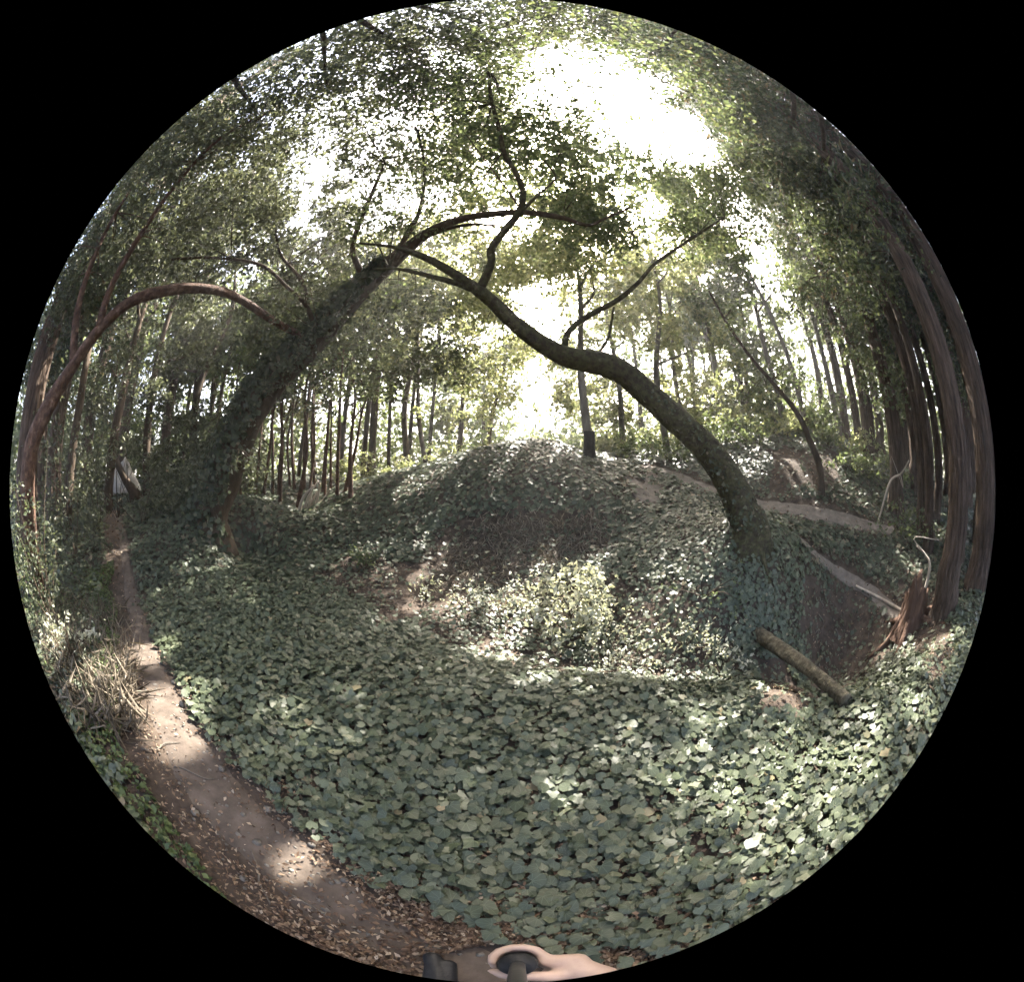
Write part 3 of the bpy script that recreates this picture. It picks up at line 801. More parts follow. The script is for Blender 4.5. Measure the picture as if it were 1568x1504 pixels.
crown_from(t, PB((450, 430, 8.2, 1.7), (540, 505, 8.0, 1.2), (350, 370, 8.2, 1.7), (560, 300, 7.2, 1.5), (640, 200, 7.6, 1.5), (500, 600, 9.2, .9), (670, 540, 9.5, 1.3), (600, 570, 9.5, 1.2), (480, 370, 7.6, 1.2), (540, 220, 7.6, 1.2),
                 (620, 470, 8.6, 1.2), (420, 320, 7.8, 1.3), (375, 705, 7.4, .55), (335, 640, 7.5, .6), (460, 570, 7.1, .45), (310, 740, 7.6, .6), (520, 485, 6.6, .5), (565, 435, 6.4, .45), (480, 525, 6.9, .5), (420, 600, 7.2, .4), (600, 380, 6.1, .4)), M['dark'], 16, .36, .065, 30, np.vstack(sub))

# reddish tree arching in from the left
pts, rad = pix_path(red_px); rad = rad * .48; pts, rad = root_down(pts, rad)
base = pts[0].copy(); base[2] = H(base[0], base[1])
t = thing('red_barked_tree', 'reddish smooth trunk bowing over to rest on the ivy clad tree', 'tree', base)
acc = Acc(); tube(acc, pts, rad, 110, 18, .08); link('trunk', acc.mesh('trunk', M['redbark']), t)
sub = [resample(pts, rad, 40)[0][12:]]
for rows in ([(150, 506, 6.1, 12), (170, 440, 6.2, 9), (215, 360, 6.4, 7), (280, 270, 6.6, 5), (340, 210, 6.8, 4), (440, 160, 7, 3)], [(112, 560, 6, 12), (120, 470, 6.3, 9), (150, 380, 6.5, 6), (200, 290, 6.7, 4)]):
    a, r = pix_path(rows)
    acc = Acc(); tube(acc, a, r, 30, 7, .05); link('branch', acc.mesh('branch', M['redbark']), t)
    sub.append(resample(a, r, 16)[0])
crown_from(t, PB((200, 330, 7, 1.4), (270, 520, 8.4, 1.1), (150, 400, 7.2, 1.3), (300, 250, 7, 1.5), (240, 380, 8, 1.2), (380, 200, 7.2, 1.3), (180, 560, 8.6, 1.0), (110, 440, 7.5, 1.2)), M['dark'], 16, .36, .065, 30, np.vstack(sub), twig_mat=M['redbark'])

# generic trees -----------------------------------------------------
def at_az(px, d):
    v = dirn(px, CY)
    x, y = v[0] * d, v[1] * d
    return np.array([x, y, float(H(x, y))])

def broad_tree(name, label, base, h, r0, lean, blobs, leaf, bark, group=None, per=16, cr=.42, dens=20, size=.08, fork=True):
    t = thing(name, label, 'tree', base, group)
    lean = np.asarray(lean, float)
    top = base + np.array([lean[0], lean[1], h])
    m1 = base + np.array([lean[0] * .25, lean[1] * .25, h * .35]) + rng.normal(0, .05 * h * .4, 3) * [1, 1, 0]
    m2 = base + np.array([lean[0] * .6, lean[1] * .6, h * .7]) + rng.normal(0, .06 * h * .4, 3) * [1, 1, 0]
    pts = np.array([base - [0, 0, .2], base + [0, 0, .15], m1, m2, top])
    rad = [r0 * 1.35, r0, r0 * .8, r0 * .55, r0 * .2]
    acc = Acc(); tube(acc, pts, rad, 30, 9, .06); link('trunk', acc.mesh('trunk', bark), t)
    ax = resample(pts, rad, 24)[0][8:]
    if blobs is None:
        blobs = []
        for k in range(5):
            q = top + rng.normal(0, 1, 3) * np.array([1.3, 1.3, h * .2]) - [0, 0, h * .14]
            blobs.append((q, rng.uniform(1.0, 1.6)))
    sub = [ax]
    for (c, r) in blobs[:4]:
        a = ax[np.argmin(((ax - (np.asarray(c) - [0, 0, 1.0])) ** 2).sum(1))]
        acc = Acc(); mid = (a + c) / 2 + rng.normal(0, .2, 3); tube(acc, [a, mid, c], [r0 * .4, r0 * .25, .012], 12, 6, .05); link('branch', acc.mesh('branch', bark), t)
        sub.append(np.array([mid, c]))
    crown_from(t, blobs, leaf, per, cr, size, dens, np.vstack(sub), twigs=4, twig_mat=bark)
    return t

# thin stems in the thicket, left of the mound
stem_group = 'thin stems in the thicket left of the mound'
for k in range(20):
    px = 372 + 8.6 * k + rng.uniform(-4, 4)
    d = rng.uniform(10.5, 15)
    b_ = at_az(px, d)
    h = rng.uniform(4.5, 7)
    c0 = b_ + np.array([rng.normal(0, .5), rng.normal(0, .5), h])
    broad_tree('thicket_tree', 'thin brown stem among many in the thicket left of the mound', b_, h, rng.uniform(.045, .085), (rng.normal(0, .5), rng.normal(0, .4)),
               [(c0 + rng.normal(0, .5, 3), 1.1), (c0 + rng.normal(0, .7, 3) - [0, 0, 1.2], .9), (c0 + rng.normal(0, .7, 3) + [0, 0, 1], 1.0)], M['broad'], M['redbark'], stem_group, per=12, dens=14)

# broadleaf trees round the glade
mid = [(100, 9, 8, .16), (165, 12, 10, .2), (225, 14, 11, .2), (300, 15, 11, .22), (565, 17, 9, .16), (625, 16, 9, .17), (655, 18, 9, .15), (700, 19, 9, .17), (745, 18, 9, .14)]
for px, d, h, r in mid:
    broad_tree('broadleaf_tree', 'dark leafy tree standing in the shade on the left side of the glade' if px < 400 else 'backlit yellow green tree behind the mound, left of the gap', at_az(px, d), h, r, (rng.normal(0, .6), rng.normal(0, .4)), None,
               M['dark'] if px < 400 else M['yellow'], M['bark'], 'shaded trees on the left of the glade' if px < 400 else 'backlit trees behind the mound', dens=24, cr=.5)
b_ = hit(903, 703)
st_ = broad_tree('straight_tree', 'straight thin tree with a blackened base on top of the mound', b_, 7.5, .13, (.05, .2), PB((905, 420, 11, 1.2), (930, 370, 11.5, 1.3), (880, 330, 12, 1.3), (915, 480, 11.5, .8)), M['yellow'], M['greybark'], dens=22, cr=.45)
acc = Acc(); tube(acc, [b_ - [0, 0, .2], b_ + [0, 0, .2], b_ + [.003, .01, .75]], [.2, .165, .142], 14, 12, .06); link('charred_base', acc.mesh('charred_base', M['char']), st_)
right = [(955, 14, 9, .13), (1022, 12, 8, .13), (1050, 15, 9, .12), (1108, 15.5, 10, .16), (1150, 18, 10, .15), (1205, 16, 10, .16), (1240, 13, 9, .13), (1290, 15, 10, .17), (985, 19, 10, .15), (1075, 20, 10, .16)]
for px, d, h, r in right:
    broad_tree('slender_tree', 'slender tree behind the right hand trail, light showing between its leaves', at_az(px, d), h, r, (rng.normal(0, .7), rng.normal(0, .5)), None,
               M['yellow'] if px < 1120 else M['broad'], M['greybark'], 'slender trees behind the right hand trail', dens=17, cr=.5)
# leaning saplings on the leaf mound
pts, rad = pix_path([(1256, 722, 9, 11), (1240, 675, 9, 9), (1222, 635, 9, 8), (1185, 588, 9, 6), (1150, 548, 9, 5), (1110, 490, 9, 4), (1085, 445, 9, 3)])
pts, rad = root_down(pts, rad)
base = pts[0].copy(); base[2] = H(base[0], base[1])
t = thing('leaning_sapling', 'bent dark sapling rooted in the brown leaf mound beside the trail', 'tree', base)
acc = Acc(); tube(acc, pts, rad, 40, 8, .05); link('trunk', acc.mesh('trunk', M['bark']), t)
crown_from(t, PB((1235, 590, 9, .7), (1200, 560, 9, .6), (1270, 620, 9.2, .6), (1130, 480, 9.2, .7), (1240, 640, 9.1, .35)), M['broad'], 14, .3, .07, 40, resample(pts, rad, 30)[0][8:])

# trees whose boughs hang overhead from behind
broad_tree('overhanging_tree', 'dark leafy boughs overhead reaching in above the near trail', np.array([-3.2, -2.6, float(H(-3.2, -2.6))]), 7.5, .22, (.8, 1.2),
           PB((500, 130, 7, 1.6), (620, 70, 7, 1.6), (760, 45, 7.5, 1.6), (400, 180, 7, 1.5), (700, 110, 7.5, 1.2), (300, 190, 7.5, 1.6), (230, 240, 8, 1.5), (560, 60, 8, 1.6), (860, 25, 8, 1.4)), M['dark'], M['bark'], dens=38, cr=.4)
broad_tree('overhanging_evergreen', 'grey green evergreen boughs high overhead on the redwood side', np.array([3.4, -2.8, float(H(3.4, -2.8))]), 8.5, .26, (.4, 1.3),
           PB((1010, 75, 8.5, 1.5), (1120, 140, 8.5, 1.6), (1200, 230, 9, 1.6), (1250, 300, 9.5, 1.5), (950, 30, 9, 1.5), (1170, 190, 9.5, 1.6), (1060, 60, 9.5, 1.5)), M['needle'], M['bark'], dens=24, cr=.42)

# ------------------------------------------------------------------ redwoods
def redwood(base, h, r, label, group, boughs=46, low=5.0, leafsize=.13):
    t = thing('redwood_tree', label, 'tree', base, group)
    z = np.array([-.3, .1, .6, 1.6, h * .3, h * .6, h])
    pts = np.array([base + [0, 0, k] for k in z]) + np.c_[rng.normal(0, .03, (7, 2)), np.zeros(7)]
    rad = np.array([1.45, 1.3, 1.12, 1.02, .86, .6, .12]) * r
    acc = Acc(); tube(acc, pts, rad, 70, 44, .02, .10); link('trunk', acc.mesh('trunk', M['redwood']), t)
    fo, tw = Acc(), Acc()
    for k in range(boughs):
        zz = base[2] + low + (h - low) * rng.random() ** 1.2
        a = rng.uniform(0, 2 * math.pi)
        L = rng.uniform(1.3, 2.8) * (1 - .5 * (zz - low) / h)
        d = np.array([math.cos(a), math.sin(a), 0])
        p0 = np.array([base[0], base[1], zz]); p1 = p0 + d * L * .55 + [0, 0, .05 * L]; p2 = p0 + d * L - [0, 0, .35 * L]
        c, _ = resample([p0, p1, p2], [1, 1, 1], 12)
        cl = np.repeat(c[3:], 3, 0) + rng.normal(0, .16, (27, 3))
        cl = keep_clumps(cl, 4)
        foliage(fo, cl, 9, .42, leafsize * 1.5, .3, .3, .35)
        if len(cl):
            tube(tw, [p0, p1, p2], [.035, .02, .006], 8, 5, .04, cap=False)
    cr = link('crown', fo.mesh('crown', M['needle']), t); cr['kind'] = 'stuff'
    link('boughs', tw.mesh('boughs', M['redwood']), cr)['kind'] = 'stuff'
    return t
redwood(hit(1442, 942), 24, .21, 'big furrowed redwood trunk rising beside the broken stump', None, 50, 6)
redwood(hit(1494, 905), 26, .25, 'big furrowed redwood outermost of the row, ivy at its foot', None, 50, 6)
for px, d, r in [(1372, 10, .22), (1335, 13, .26), (1412, 9.2, .17), (1455, 13, .25), (1390, 15, .22), (1300, 18, .25), (1425, 17, .22), (1466, 9.5, .2), (1480, 12.5, .26), (1400, 12, .16), (1352, 16, .2), (1436, 10.5, .14), (1318, 14.5, .17), (1505, 9.5, .22), (1490, 15, .24), (1458, 16, .2), (1380, 13, .13), (1474, 8.2, .15), (1516, 7.4, .18), (1425, 8.6, .13)]:
    redwood(at_az(px, d), rng.uniform(20, 25), r, 'tall straight redwood standing back behind the row on the right bank', 'redwoods back on the right bank', 34, 5)
for px, d, r in [(40, 9, .34), (82, 12, .3), (130, 16, .32), (60, 16, .3), (185, 19, .3), (250, 20, .3)]:
    redwood(at_az(px, d), rng.uniform(20, 25), r, 'tall redwood trunk in deep shade beyond the left trail', 'redwoods beyond the left trail', 36, 4)
t = None

# ------------------------------------------------------------------ the closed canopy over the glade, shared out to the nearest trees
roots = [o for o in col.objects if o.type == 'EMPTY' and o.get('category') == 'tree' and o.name.split('.')[0] in ('arching_tree', 'ivy_clad_tree', 'red_barked_tree', 'broadleaf_tree', 'straight_tree', 'slender_tree', 'overhanging_tree', 'overhanging_evergreen')]
rp_ = np.array([list(o.location) for o in roots])
lots = {}
for gx_ in np.arange(-13, 13.1, 2.0):
    for gy_ in np.arange(-1, 15.1, 2.0):
        for gz_ in (5.2, 7.4, 9.8):
            q = np.array([gx_, gy_, gz_]) + rng.uniform(-.8, .8, 3)
            dd = np.linalg.norm(q - [0, 0, CAMZ])
            if dd < 4.6 or (gz_ < 6 and dd < 6.5) or (gz_ > 9 and rng.random() < .3): continue
            az_ = math.degrees(math.atan2(q[0], q[1])); el_ = math.degrees(math.asin((q[2] - CAMZ) / dd))
            if 3 < az_ < 62 and el_ < 38 and (q[1] < 10 or rng.random() < .35): continue
            if az_ < -6 and el_ < 34 and rng.random() < .6: continue
            if az_ < -25 and rng.random() < .38: continue
            k = int(np.argmin(np.hypot(rp_[:, 0] - q[0], rp_[:, 1] - q[1]) + rng.uniform(0, 1.5, len(rp_))))
            lots.setdefault(k, []).append((q, rng.uniform(1.0, 1.5)))
for gx_ in np.arange(-9, 6.1, 1.8):  # high leaf layer added to shade the ground below
    for gy_ in np.arange(5, 15.1, 2.0):
        q = np.array([gx_, gy_, 11.5]) + rng.uniform(-.8, .8, 3)
        k = int(np.argmin(np.hypot(rp_[:, 0] - q[0], rp_[:, 1] - q[1]) + rng.uniform(0, 1.5, len(rp_))))
        lots.setdefault(k, []).append((q, rng.uniform(1.2, 1.7)))
for k, blobs in lots.items():
    o = roots[k]
    leafm = [c for c in o.children if c.name.startswith('crown')]
    mt = leafm[0].data.materials[0] if leafm else M['broad']
    br = np.array([list(c.data.vertices[0].co) for c in o.children if c.name.startswith('branch')] or [[o.location.x, o.location.y, o.location.z + 5]])
    crown_from(o, blobs, mt, 14, .42, .085, 19, br, twigs=3)

# ------------------------------------------------------------------ understory bushes
def bush(name, label, base, r, h, leaf, size, n, group=None, per=14, cr=.28, stems=6, cat='bush', far=False):
    far = np.hypot(base[0], base[1]) > 8
    t = thing(name, label, cat, base, group)
    v = unit(rng.standard_normal((n, 3)) + [0, 0, .4]) * rng.random((n, 1)) ** .5 * np.array([r, r, h]); v[:, 2] = np.abs(v[:, 2])
    cl = keep_clumps(np.asarray(base) + v, 2.0, clear=far)
    fo, st = Acc(), Acc()
    foliage(fo, cl, per, cr, size, .55, .6, 0., 2.0)
    for q in (cl[rng.permutation(len(cl))[:stems]] if len(cl) else []):
        twig(st, np.asarray(base) - [0, 0, .08], q, .014, .004, .2)
    if fo.n == 0:
        fo.add(np.asarray(base) + np.array([[0, 0, 0], [.05, 0, .1], [-.05, 0, .1]]), None, [[0, 1, 2]])
    if st.n: link('stems', st.mesh('stems', M['bark']), t)['kind'] = 'stuff'
    f = link('foliage', fo.mesh('foliage', leaf), t); f['kind'] = 'stuff'
    return t
for px, d in [(110, 8), (150, 10), (215, 9.5), (250, 11.5), (300, 10), (345, 12), (230, 15), (290, 14), (130, 13), (85, 9.5), (180, 11), (320, 13.5), (270, 12.5), (200, 13), (375, 13)]:
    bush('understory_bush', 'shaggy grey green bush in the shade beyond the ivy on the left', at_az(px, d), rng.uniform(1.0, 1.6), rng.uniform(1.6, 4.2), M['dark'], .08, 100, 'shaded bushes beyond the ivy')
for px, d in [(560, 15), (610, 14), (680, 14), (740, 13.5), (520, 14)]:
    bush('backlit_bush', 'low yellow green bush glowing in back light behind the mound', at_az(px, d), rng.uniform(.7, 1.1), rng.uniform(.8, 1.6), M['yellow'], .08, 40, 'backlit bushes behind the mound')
for px, d in [(925, 15), (1000, 14), (1060, 13), (1120, 14.5), (1180, 15), (1240, 14), (1320, 13), (940, 18), (1040, 18), (1140, 19), (1230, 18), (930, 13), (975, 12), (1035, 11), (1090, 12), (1150, 12), (1200, 13), (1300, 11), (1350, 11.5), (1270, 12.5), (1385, 9)]:
    bush('trailside_bush', 'mid green bush along the uphill side of the right hand trail' if d < 13 else 'yellow green bush among the slender trees above the right hand trail', at_az(px, d), rng.uniform(.8, 1.4), rng.uniform(.7, 1.4) * d / 12, M['broad'] if d < 13 else M['yellow'], .08, 60, 'bushes above the right hand trail' if d < 13 else 'yellow green bushes among the slender trees')
# shrubs in the gully
def gp(px, py, d):
    q = P(px, py, d); q[2] = float(H(q[0], q[1])); return q
bush('rim_bush', 'dark drooping bush round the foot of the reddish bowed trunk', gp(62, 860, 5.2), .8, 2.2, M['dark'], .07, 90, None, 14, .3, 8)
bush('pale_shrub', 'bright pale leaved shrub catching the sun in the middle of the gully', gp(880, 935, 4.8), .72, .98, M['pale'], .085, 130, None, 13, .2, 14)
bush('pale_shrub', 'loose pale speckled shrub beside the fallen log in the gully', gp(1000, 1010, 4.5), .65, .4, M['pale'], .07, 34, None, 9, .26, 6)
for px, py, d, r_, n_ in [(800, 915, 5.2, .55, 34), (940, 935, 4.9, .6, 50), (1055, 985, 4.6, .55, 38), (930, 1000, 4.4, .45, 28), (1110, 1020, 4.4, .4, 22), (720, 935, 5.3, .45, 22)]:
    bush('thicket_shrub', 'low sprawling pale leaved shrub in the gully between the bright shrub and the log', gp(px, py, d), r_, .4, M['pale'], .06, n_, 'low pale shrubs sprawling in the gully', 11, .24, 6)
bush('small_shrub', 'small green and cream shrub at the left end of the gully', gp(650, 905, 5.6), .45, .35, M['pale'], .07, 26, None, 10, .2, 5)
bush('small_shrub', 'little olive shrub below the thicket at the edge of the ivy', gp(560, 870, 6.6), .45, .4, M['broad'], .05, 30, None, 12, .2, 5)
bush('gully_shrub', 'leafy green shrub on the gully side below the arching tree', gp(1080, 900, 4.9), .6, .4, M['broad'], .06, 50, None, 14, .2, 6)
bush('gully_shrub', 'thin brownish shrub at the bottom of the gully below the dry grass', gp(770, 950, 5.0), .7, .3, M['dry'], .05, 40, None, 10, .25, 6)
bush('sunlit_bush', 'sunlit leafy bush at the far left rim beyond the trail', gp(28, 900, 5.5), .9, 1.6, M['broad'], .07, 90, None, 14, .28, 8)
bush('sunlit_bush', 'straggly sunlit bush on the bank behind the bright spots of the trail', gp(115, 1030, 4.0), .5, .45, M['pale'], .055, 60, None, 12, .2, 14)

# far wood: closes the view between the trunks, nobody could count it
acc = Acc()
n = 8500
a = rng.uniform(-R(96), R(96), n); d = rng.uniform(22, 40, n)
x, y = d * np.sin(a), d * np.cos(a)
z = H(x, y) + np.where(rng.random(n) < .42, rng.random(n) * 4.2, rng.random(n) ** .8 * (15 + 4 * np.sin(a * 5)))
cl = keep_clumps(np.c_[x, y, z])
foliage(acc, cl, 12, 1.5, .45, .7, .8)
tag(link('far_wood', acc.mesh('far_wood', M['broad'])), 'distant leafy wood closing the view between the trunks', 'wood', None, 'stuff')
for k in range(46):
    px = rng.uniform(60, 1480); d = rng.uniform(17, 26)
    if 770 < px < 880 or (px > 880 and rng.random() < .5): continue
    b_ = at_az(px, d)
    tt_ = thing('background_tree', 'distant straight dark trunk deep in the wood', 'tree', b_, 'distant trunks in the wood')
    acc = Acc(); h = rng.uniform(9, 14); r = rng.uniform(.1, .24)
    top = b_ + [rng.normal(0, .6), rng.normal(0, .4), h]
    tube(acc, [b_ - [0, 0, .2], (b_ + top) / 2 + rng.normal(0, .2, 3), top], [r, r * .75, r * .3], 12, 7, .05); link('trunk', acc.mesh('trunk', M['bark']), tt_)
    crown_from(tt_, [(top + rng.normal(0, 1.2, 3) - [0, 0, rng.uniform(0, 5)], 1.7) for _ in range(3)], M['broad'], 14, .8, .16, 9)

# ------------------------------------------------------------------ logs, stump, rock, fallen wood
a, r = pix_path([(1304, 1112, 2.95, 15), (1288, 1094, 3.2, 17), (1250, 1056, 3.6, 18), (1205, 1012, 4.3, 19), (1165, 974, 5.0, 18), (1140, 950, 5.5, 17)])
a[1:, 2] += .03 * np.sin(np.arange(1, len(a)) * 2.0)
a = a[1:]; r = r[1:]
a[0, 2] = float(H(a[0, 0], a[0, 1])) + .09
a = a[0] + np.linspace(0, 1, len(a))[:, None] * (a[-1] - a[0]) + np.array([0, 0, .02]) * np.sin(np.arange(len(a)) * 1.7)[:, None]
t = thing('fallen_log', 'smooth fallen log lying across the gully onto the ivy', 'log', a[0])
acc = Acc(); tube(acc, a, r, 60, 16, .07); link('stem', acc.mesh('stem', M['logwood']), t)
acc = Acc(); m_ = a[1]; tube(acc, [m_, m_ + [.02, -.03, .1], m_ + [.03, -.05, .16]], [.03, .022, .018], 8, 7, .05); link('branch_stub', acc.mesh('branch_stub', M['logwood']), t)
a, r = pix_path([(1160, 1082, 3.9, 7), (1200, 1090, 3.6, 8), (1240, 1092, 3.4, 9), (1266, 1088, 3.3, 8)])
a[:, 2] = np.maximum(a[:, 2], H(a[:, 0], a[:, 1]) + .03)
acc = Acc(); tube(acc, a, r, 20, 8, .06)
tag(link('dead_stick', acc.mesh('dead_stick', M['bark'])), 'dark dead stick lying on the soil under the end of the fallen log', 'stick')

b_ = hit(1392, 962)
t = thing('broken_stump', 'jagged reddish broken stump beside the big redwood', 'stump', b_)
acc = Acc()
seg = 30; rows = 14
ang = np.linspace(0, 2 * math.pi, seg, endpoint=False)
topz = .42 + .2 * np.sin(ang * 2 + 1) + .22 * rng.random(seg) + .15 * np.sin(ang * 5)
V = []
for k in range(rows):
    f = k / (rows - 1)
    rr = (.30 - .06 * f + .06 * (1 - f) ** 4) * (1 + .1 * np.abs(np.sin(4.5 * ang)) + .03 * rng.standard_normal(seg))
    V.append(np.stack([b_[0] + rr * np.cos(ang), b_[1] + rr * np.sin(ang), b_[2] - .15 + (topz + .15) * f], -1))
for k in range(6):
    f = 1 - k / 6 * .55
    rr = .17 * (1 - k / 7)
    V.append(np.stack([b_[0] + rr * np.cos(ang), b_[1] + rr * np.sin(ang), b_[2] + topz * f - .04], -1))
V = np.array(V); n_ = len(V)
i = np.arange(n_ - 1)[:, None] * seg; j = np.arange(seg)[None]; jn = (j + 1) % seg
acc.add(V.reshape(-1, 3), np.stack([i + j, i + jn, i + seg + jn, i + seg + j], -1).reshape(-1, 4))
link('stump_shell', acc.mesh('stump_shell', M['stumpwood']), t)
for k in range(6):
    aa = k * 1.05 + rng.uniform(-.2, .2)
    e = b_ + np.array([math.cos(aa), math.sin(aa), 0]) * rng.uniform(.55, .9); e[2] = H(e[0], e[1]) - .02
    acc = Acc(); tube(acc, [b_ + [.22 * math.cos(aa), .22 * math.sin(aa), .18], (b_ + e) / 2 + [0, 0, .08], e], [.09, .06, .025], 10, 8, .1); link('root', acc.mesh('root', M['stumpwood']), t)
# bleached roots and dead branches near the stump
for rows, lab in (([(1412, 905, 6.3, 5), (1423, 872, 6.4, 4), (1417, 850, 6.45, 3), (1404, 836, 6.5, 2)], 'bleached crooked root standing up beside the broken stump'),
                  ([(1345, 760, 9, 3), (1362, 740, 9, 3), (1380, 725, 9, 2.5), (1392, 705, 9, 2)], 'thin pale dead branch leaning above the right bank'),
                  ([(1310, 900, 6, 4), (1345, 918, 5.9, 5), (1380, 938, 5.9, 5), (1388, 944, 5.8, 4)], 'pale dead branch lying along the gully edge path')):
    a, r = pix_path(rows)
    a[0, 2] = float(H(a[0, 0], a[0, 1])) - .03
    if 'lying' in lab:
        a = np.array([hit(q_[0], q_[1]) for q_ in rows]); a[:, 2] += .03
    t = thing('dead_branch', lab, 'branch', a[0])
    acc = Acc(); tube(acc, a, r, 26, 7, .1); link('limb', acc.mesh('limb', M['deadwood']), t)
    acc = Acc(); q = resample(a, r, 26)[0][16]; tube(acc, [q, q + rng.normal(0, .12, 3) + [0, 0, .12], q + rng.normal(0, .16, 3) + [0, 0, .28]], [r[2] * .6, r[2] * .4, .006], 8, 5, .05); link('side_twig', acc.mesh('side_twig', M['deadwood']), t)

# pale boulder by the left trail
b_ = hit(190, 756)
bm = bmesh.new(); bmesh.ops.create_icosphere(bm, subdivisions=4, radius=1)
for v in bm.verts:
    c = v.co
    f = 1 + .16 * math.sin(3 * c.x + 1) * math.cos(2.5 * c.y) + .1 * math.sin(5 * c.z + 2 * c.x) + .04 * math.sin(11 * c.x + 9 * c.y + 7 * c.z)
    z = c.z
    taper = 1 - .45 * max(0, z)
    v.co = Vector((c.x * .42 * f * taper, c.y * .45 * f * taper, max(z, -.4) * .62 * f))
me = bpy.data.meshes.new('boulder'); bm.to_mesh(me); bm.free(); me.materials.append(M['rock'])
for p in me.polygons: p.use_smooth = True
s_ = np.linalg.norm(b_ - [0, 0, CAMZ]) / 14. * 1.7
o = link('boulder', me, None, (b_[0], b_[1], b_[2] + .12)); o.scale = (s_, s_, s_)
tag(o, 'pale peaked boulder at the far end of the left trail', 'boulder')
# charred leaning trunk beside it
a, r = pix_path([(212, 772, 13.6, 22), (205, 755, 13.6, 16), (192, 735, 13.8, 11), (178, 705, 14, 8)])
acc = Acc(); a[0, 2] = float(H(a[0, 0], a[0, 1])) - .1; tube(acc, a, r, 20, 9, .08)
tag(link('leaning_snag', acc.mesh('leaning_snag', M['bark'])), 'dark leaning dead trunk against the pale boulder', 'snag')
# sticks below the thicket, sunlight put into their pale colour
for k in range(6):
    b0 = hit(455 + 7 * k + rng.uniform(-4, 4), 786 - 3 * k)
    e = b0 + np.array([rng.uniform(.25, .6), rng.uniform(-.3, .3), rng.uniform(.45, .95)])
    acc = Acc(); tube(acc, [b0 - [0, 0, .1], (b0 + e) / 2 + rng.normal(0, .06, 3), e], [.055, .045, .02], 12, 7, .12)
    tag(link('sunlit_stick', acc.mesh('sunlit_stick', M['deadwood'])), 'pale stick with sunlight in its colour, propped below the thicket', 'stick', 'sunlit pale sticks below the thicket')

# ------------------------------------------------------------------ the photographer's arm, hand and pole
def capsule_mesh(name, chains, mat, voxel, parent, smooth_it=6):
    """tapered chains fused into one continuous surface"""
    bm = bmesh.new()
    for pts, rad in chains:
        for k in range(len(pts) - 1):
            p, q = Vector(pts[k]), Vector(pts[k + 1]); ra, rb = rad[k], rad[k + 1]
            n = max(2, int((q - p).length / (min(ra, rb) * .45)) + 1)
            for j in range(n + 1):
                f = j / n
                m = Matrix.Translation(p.lerp(q, f)) @ Matrix.Scale(ra + (rb - ra) * f, 4)
                bmesh.ops.create_icosphere(bm, subdivisions=2, radius=1, matrix=m)
    me = bpy.data.meshes.new(name); bm.to_mesh(me); bm.free()
    o = bpy.data.objects.new(name, me); col.objects.link(o)
    md = o.modifiers.new('r', 'REMESH'); md.mode = 'VOXEL'; md.voxel_size = voxel
    ms = o.modifiers.new('s', 'SMOOTH'); ms.iterations = smooth_it; ms.factor = .5
    dg = bpy.context.evaluated_depsgraph_get()
    ev = bpy.data.meshes.new_from_object(o.evaluated_get(dg))
    o.modifiers.clear(); o.data = ev; ev.name = name
    ev.materials.clear(); ev.materials.append(mat)
    for p in ev.polygons: p.use_smooth = True
    if parent is not None:
        o.parent = parent
        o.matrix_parent_inverse = Matrix.Translation(-Vector(parent.location))
    return o
G = np.array([.022, .062, .905])              # grip centre on the pole
person = thing('person', 'person in a dark jacket gripping a black pole, bare forearm and hand in view', 'person', (0, -.1, float(H(0., -.1))))
arm = [([(.36, -.42, 1.06), (.23, -.2, .985), (.135, -.006, .925)], [.043, .038, .028]),
       ([(.135, -.006, .925), (.105, .026, .912)], [.027, .031]), ([(.105, .02, .897), (.075, .018, .893)], [.025, .024]), ([(.105, .045, .915), (.078, .052, .918)], [.024, .02])]
R_ = .036
for k, dz in enumerate([.018, -.004, -.026, -.046]):    # four fingers curl round the far side of the pole
    rr = [.0105, .0108, .0102, .009][k]; ext = [3.5, 3.75, 3.6, 3.3][k]
    pts = []
    for f in np.linspace(0, 1, 8):
        an = -.2 - 0 + f * ext
        pts.append(tuple(G + [R_ * math.cos(an) * 1.05, R_ * math.sin(an), dz - .004 * f]))
    arm.append(([(.085, .035, .9 + dz)] + pts, [.012] + [rr] * 4 + [rr * .95] * 2 + [rr * .88, rr * .8]))
tp = [(.098, .016, .908), (.07, .012, .93), (.035, .018, .945), (.002, .022, .943), (-.014, .034, .938)]
arm.append((tp, [.018, .0165, .013, .0115, .009]))
head = [([(0, -.30, 1.45), (0, -.28, 1.56)], [.055, .052]), ([(0, -.27, 1.62), (0, -.26, 1.72)], [.068, .082]), ([(0, -.19, 1.60), (0, -.2, 1.64)], [.034, .04]), ([(0, -.168, 1.66), (0, -.158, 1.64)], [.01, .014])]
body = capsule_mesh('body', arm + head + [([(0, -.30, 1.45), (0, -.26, 1.0)], [.08, .1]), ([(0, -.30, 1.42), (.2, -.3, 1.38), (.34, -.4, 1.2), (.36, -.42, 1.06)], [.05, .05, .042, .042])], M['skin'], .0055, person, 5)
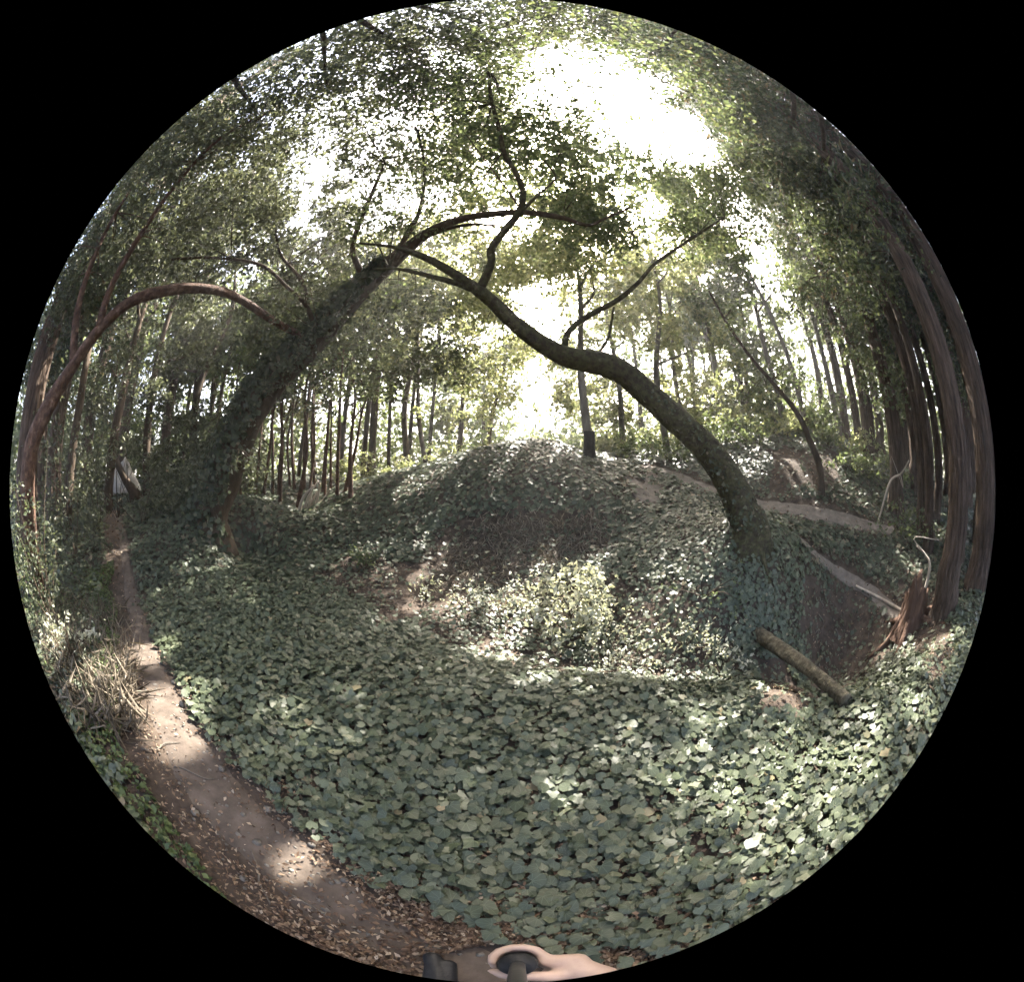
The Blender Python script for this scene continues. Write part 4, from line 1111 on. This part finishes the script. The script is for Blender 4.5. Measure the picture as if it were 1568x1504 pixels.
capsule_mesh('jacket', [([(0, -.30, 1.40), (0, -.28, 1.2), (0, -.26, .92)], [.11, .13, .13]), ([(-.1, -.3, 1.38), (.1, -.3, 1.38)], [.09, .09]), ([(-.09, -.28, 1.25), (-.08, -.26, .95)], [.11, .12]), ([(.09, -.28, 1.25), (.08, -.26, .95)], [.11, .12]),
                        ([(.17, -.3, 1.38), (.34, -.4, 1.2), (.36, -.42, 1.07), (.31, -.34, 1.04)], [.075, .064, .06, .056]), ([(-.17, -.3, 1.38), (-.32, -.28, 1.15), (-.36, -.2, .95)], [.075, .062, .052])], M['jacket'], .012, person, 8)
capsule_mesh('trousers', [([(.1, -.26, .9), (.12, -.2, .5), (.13, -.22, .09)], [.115, .085, .06]), ([(-.1, -.26, .9), (-.14, -.17, .5), (-.17, -.08, .09)], [.115, .085, .06])], M['jeans'], .012, person, 8)
for sx, sy, yaw in ((.14, -.17, .1), (-.2, -.03, -.35)):
    capsule_mesh('shoe', [([(sx, sy - .08, .06), (sx + .02 * yaw, sy + .05, .05), (sx + .1 * yaw, sy + .16, .04)], [.042, .04, .036]), ([(sx - .025, sy + .02, .045), (sx - .03, sy + .13, .038)], [.036, .032]), ([(sx + .025, sy + .02, .045), (sx + .02, sy + .13, .038)], [.036, .032]), ([(sx, sy - .07, .08), (sx, sy - .06, .13)], [.045, .05])], M['black'], .008, person, 4)
capsule_mesh('hair', [([(0, -.3, 1.68), (0, -.27, 1.745)], [.085, .085]), ([(0, -.34, 1.62), (0, -.33, 1.72)], [.06, .07])], M['hair'], .01, person, 6)
capsule_mesh('other_hand', [([(-.36, -.2, .95), (-.36, -.15, .84)], [.03, .038]), ([(-.36, -.14, .84), (-.355, -.12, .74)], [.02, .011]), ([(-.345, -.14, .84), (-.335, -.11, .75)], [.016, .009]), ([(-.375, -.14, .84), (-.375, -.13, .74)], [.016, .009]),
                           ([(-.39, -.14, .85), (-.395, -.13, .76)], [.015, .009]), ([(-.34, -.13, .88), (-.31, -.1, .82)], [.016, .01])], M['skin'], .006, person, 4)

pole = thing('camera_pole', 'black telescopic pole held upright in the hand', 'pole', (G[0], G[1], .55))
topp = np.array([0, -.075, 1.50]); dr = unit(topp - G)
acc = Acc(); tube(acc, [G - dr * .33, G - dr * .1, G + dr * .06], [.021, .0235, .0245], 20, 20, .0); link('grip', acc.mesh('grip', M['black']), pole)
acc = Acc(); tube(acc, [G + dr * .055, G + dr * .062, G + dr * .075], [.027, .029, .025], 6, 20, .0); link('collar', acc.mesh('collar', M['black']), pole)
acc = Acc(); tube(acc, [G + dr * .07, topp], [.0105, .008], 12, 14, .0); link('shaft', acc.mesh('shaft', M['metal']), pole)
acc = Acc(); tube(acc, [topp - dr * .01, topp + dr * .01, topp + dr * .03], [.01, .016, .008], 10, 14, .0); link('ball_head', acc.mesh('ball_head', M['black']), pole)


# ------------------------------------------------------------------ thin haze added to veil the wood with a pale glow
zlo = float(GZ.min()) - 1.0
hv = np.array([[x_, y_, z_] for z_ in (zlo, 32.0) for y_ in (-172., 176.) for x_ in (-174., 174.)])
hq = np.array([[0, 2, 3, 1], [4, 5, 7, 6], [0, 1, 5, 4], [2, 6, 7, 3], [0, 4, 6, 2], [1, 3, 7, 5]])
hm = bpy.data.materials.new('haze'); hm.use_nodes = True
hn = hm.node_tree; hn.nodes.clear()
ho = hn.nodes.new('ShaderNodeOutputMaterial'); pv = hn.nodes.new('ShaderNodeVolumePrincipled')
pv.inputs['Color'].default_value = (.92, .93, .95, 1); pv.inputs['Density'].default_value = .0023; pv.inputs['Anisotropy'].default_value = .45
hn.links.new(pv.outputs[0], ho.inputs['Volume'])
haze = link('haze', mesh_np('haze', hv, hq, hm, False)); tag(haze, 'thin haze added as a pale veil of light under the trees', 'haze', None, 'stuff')
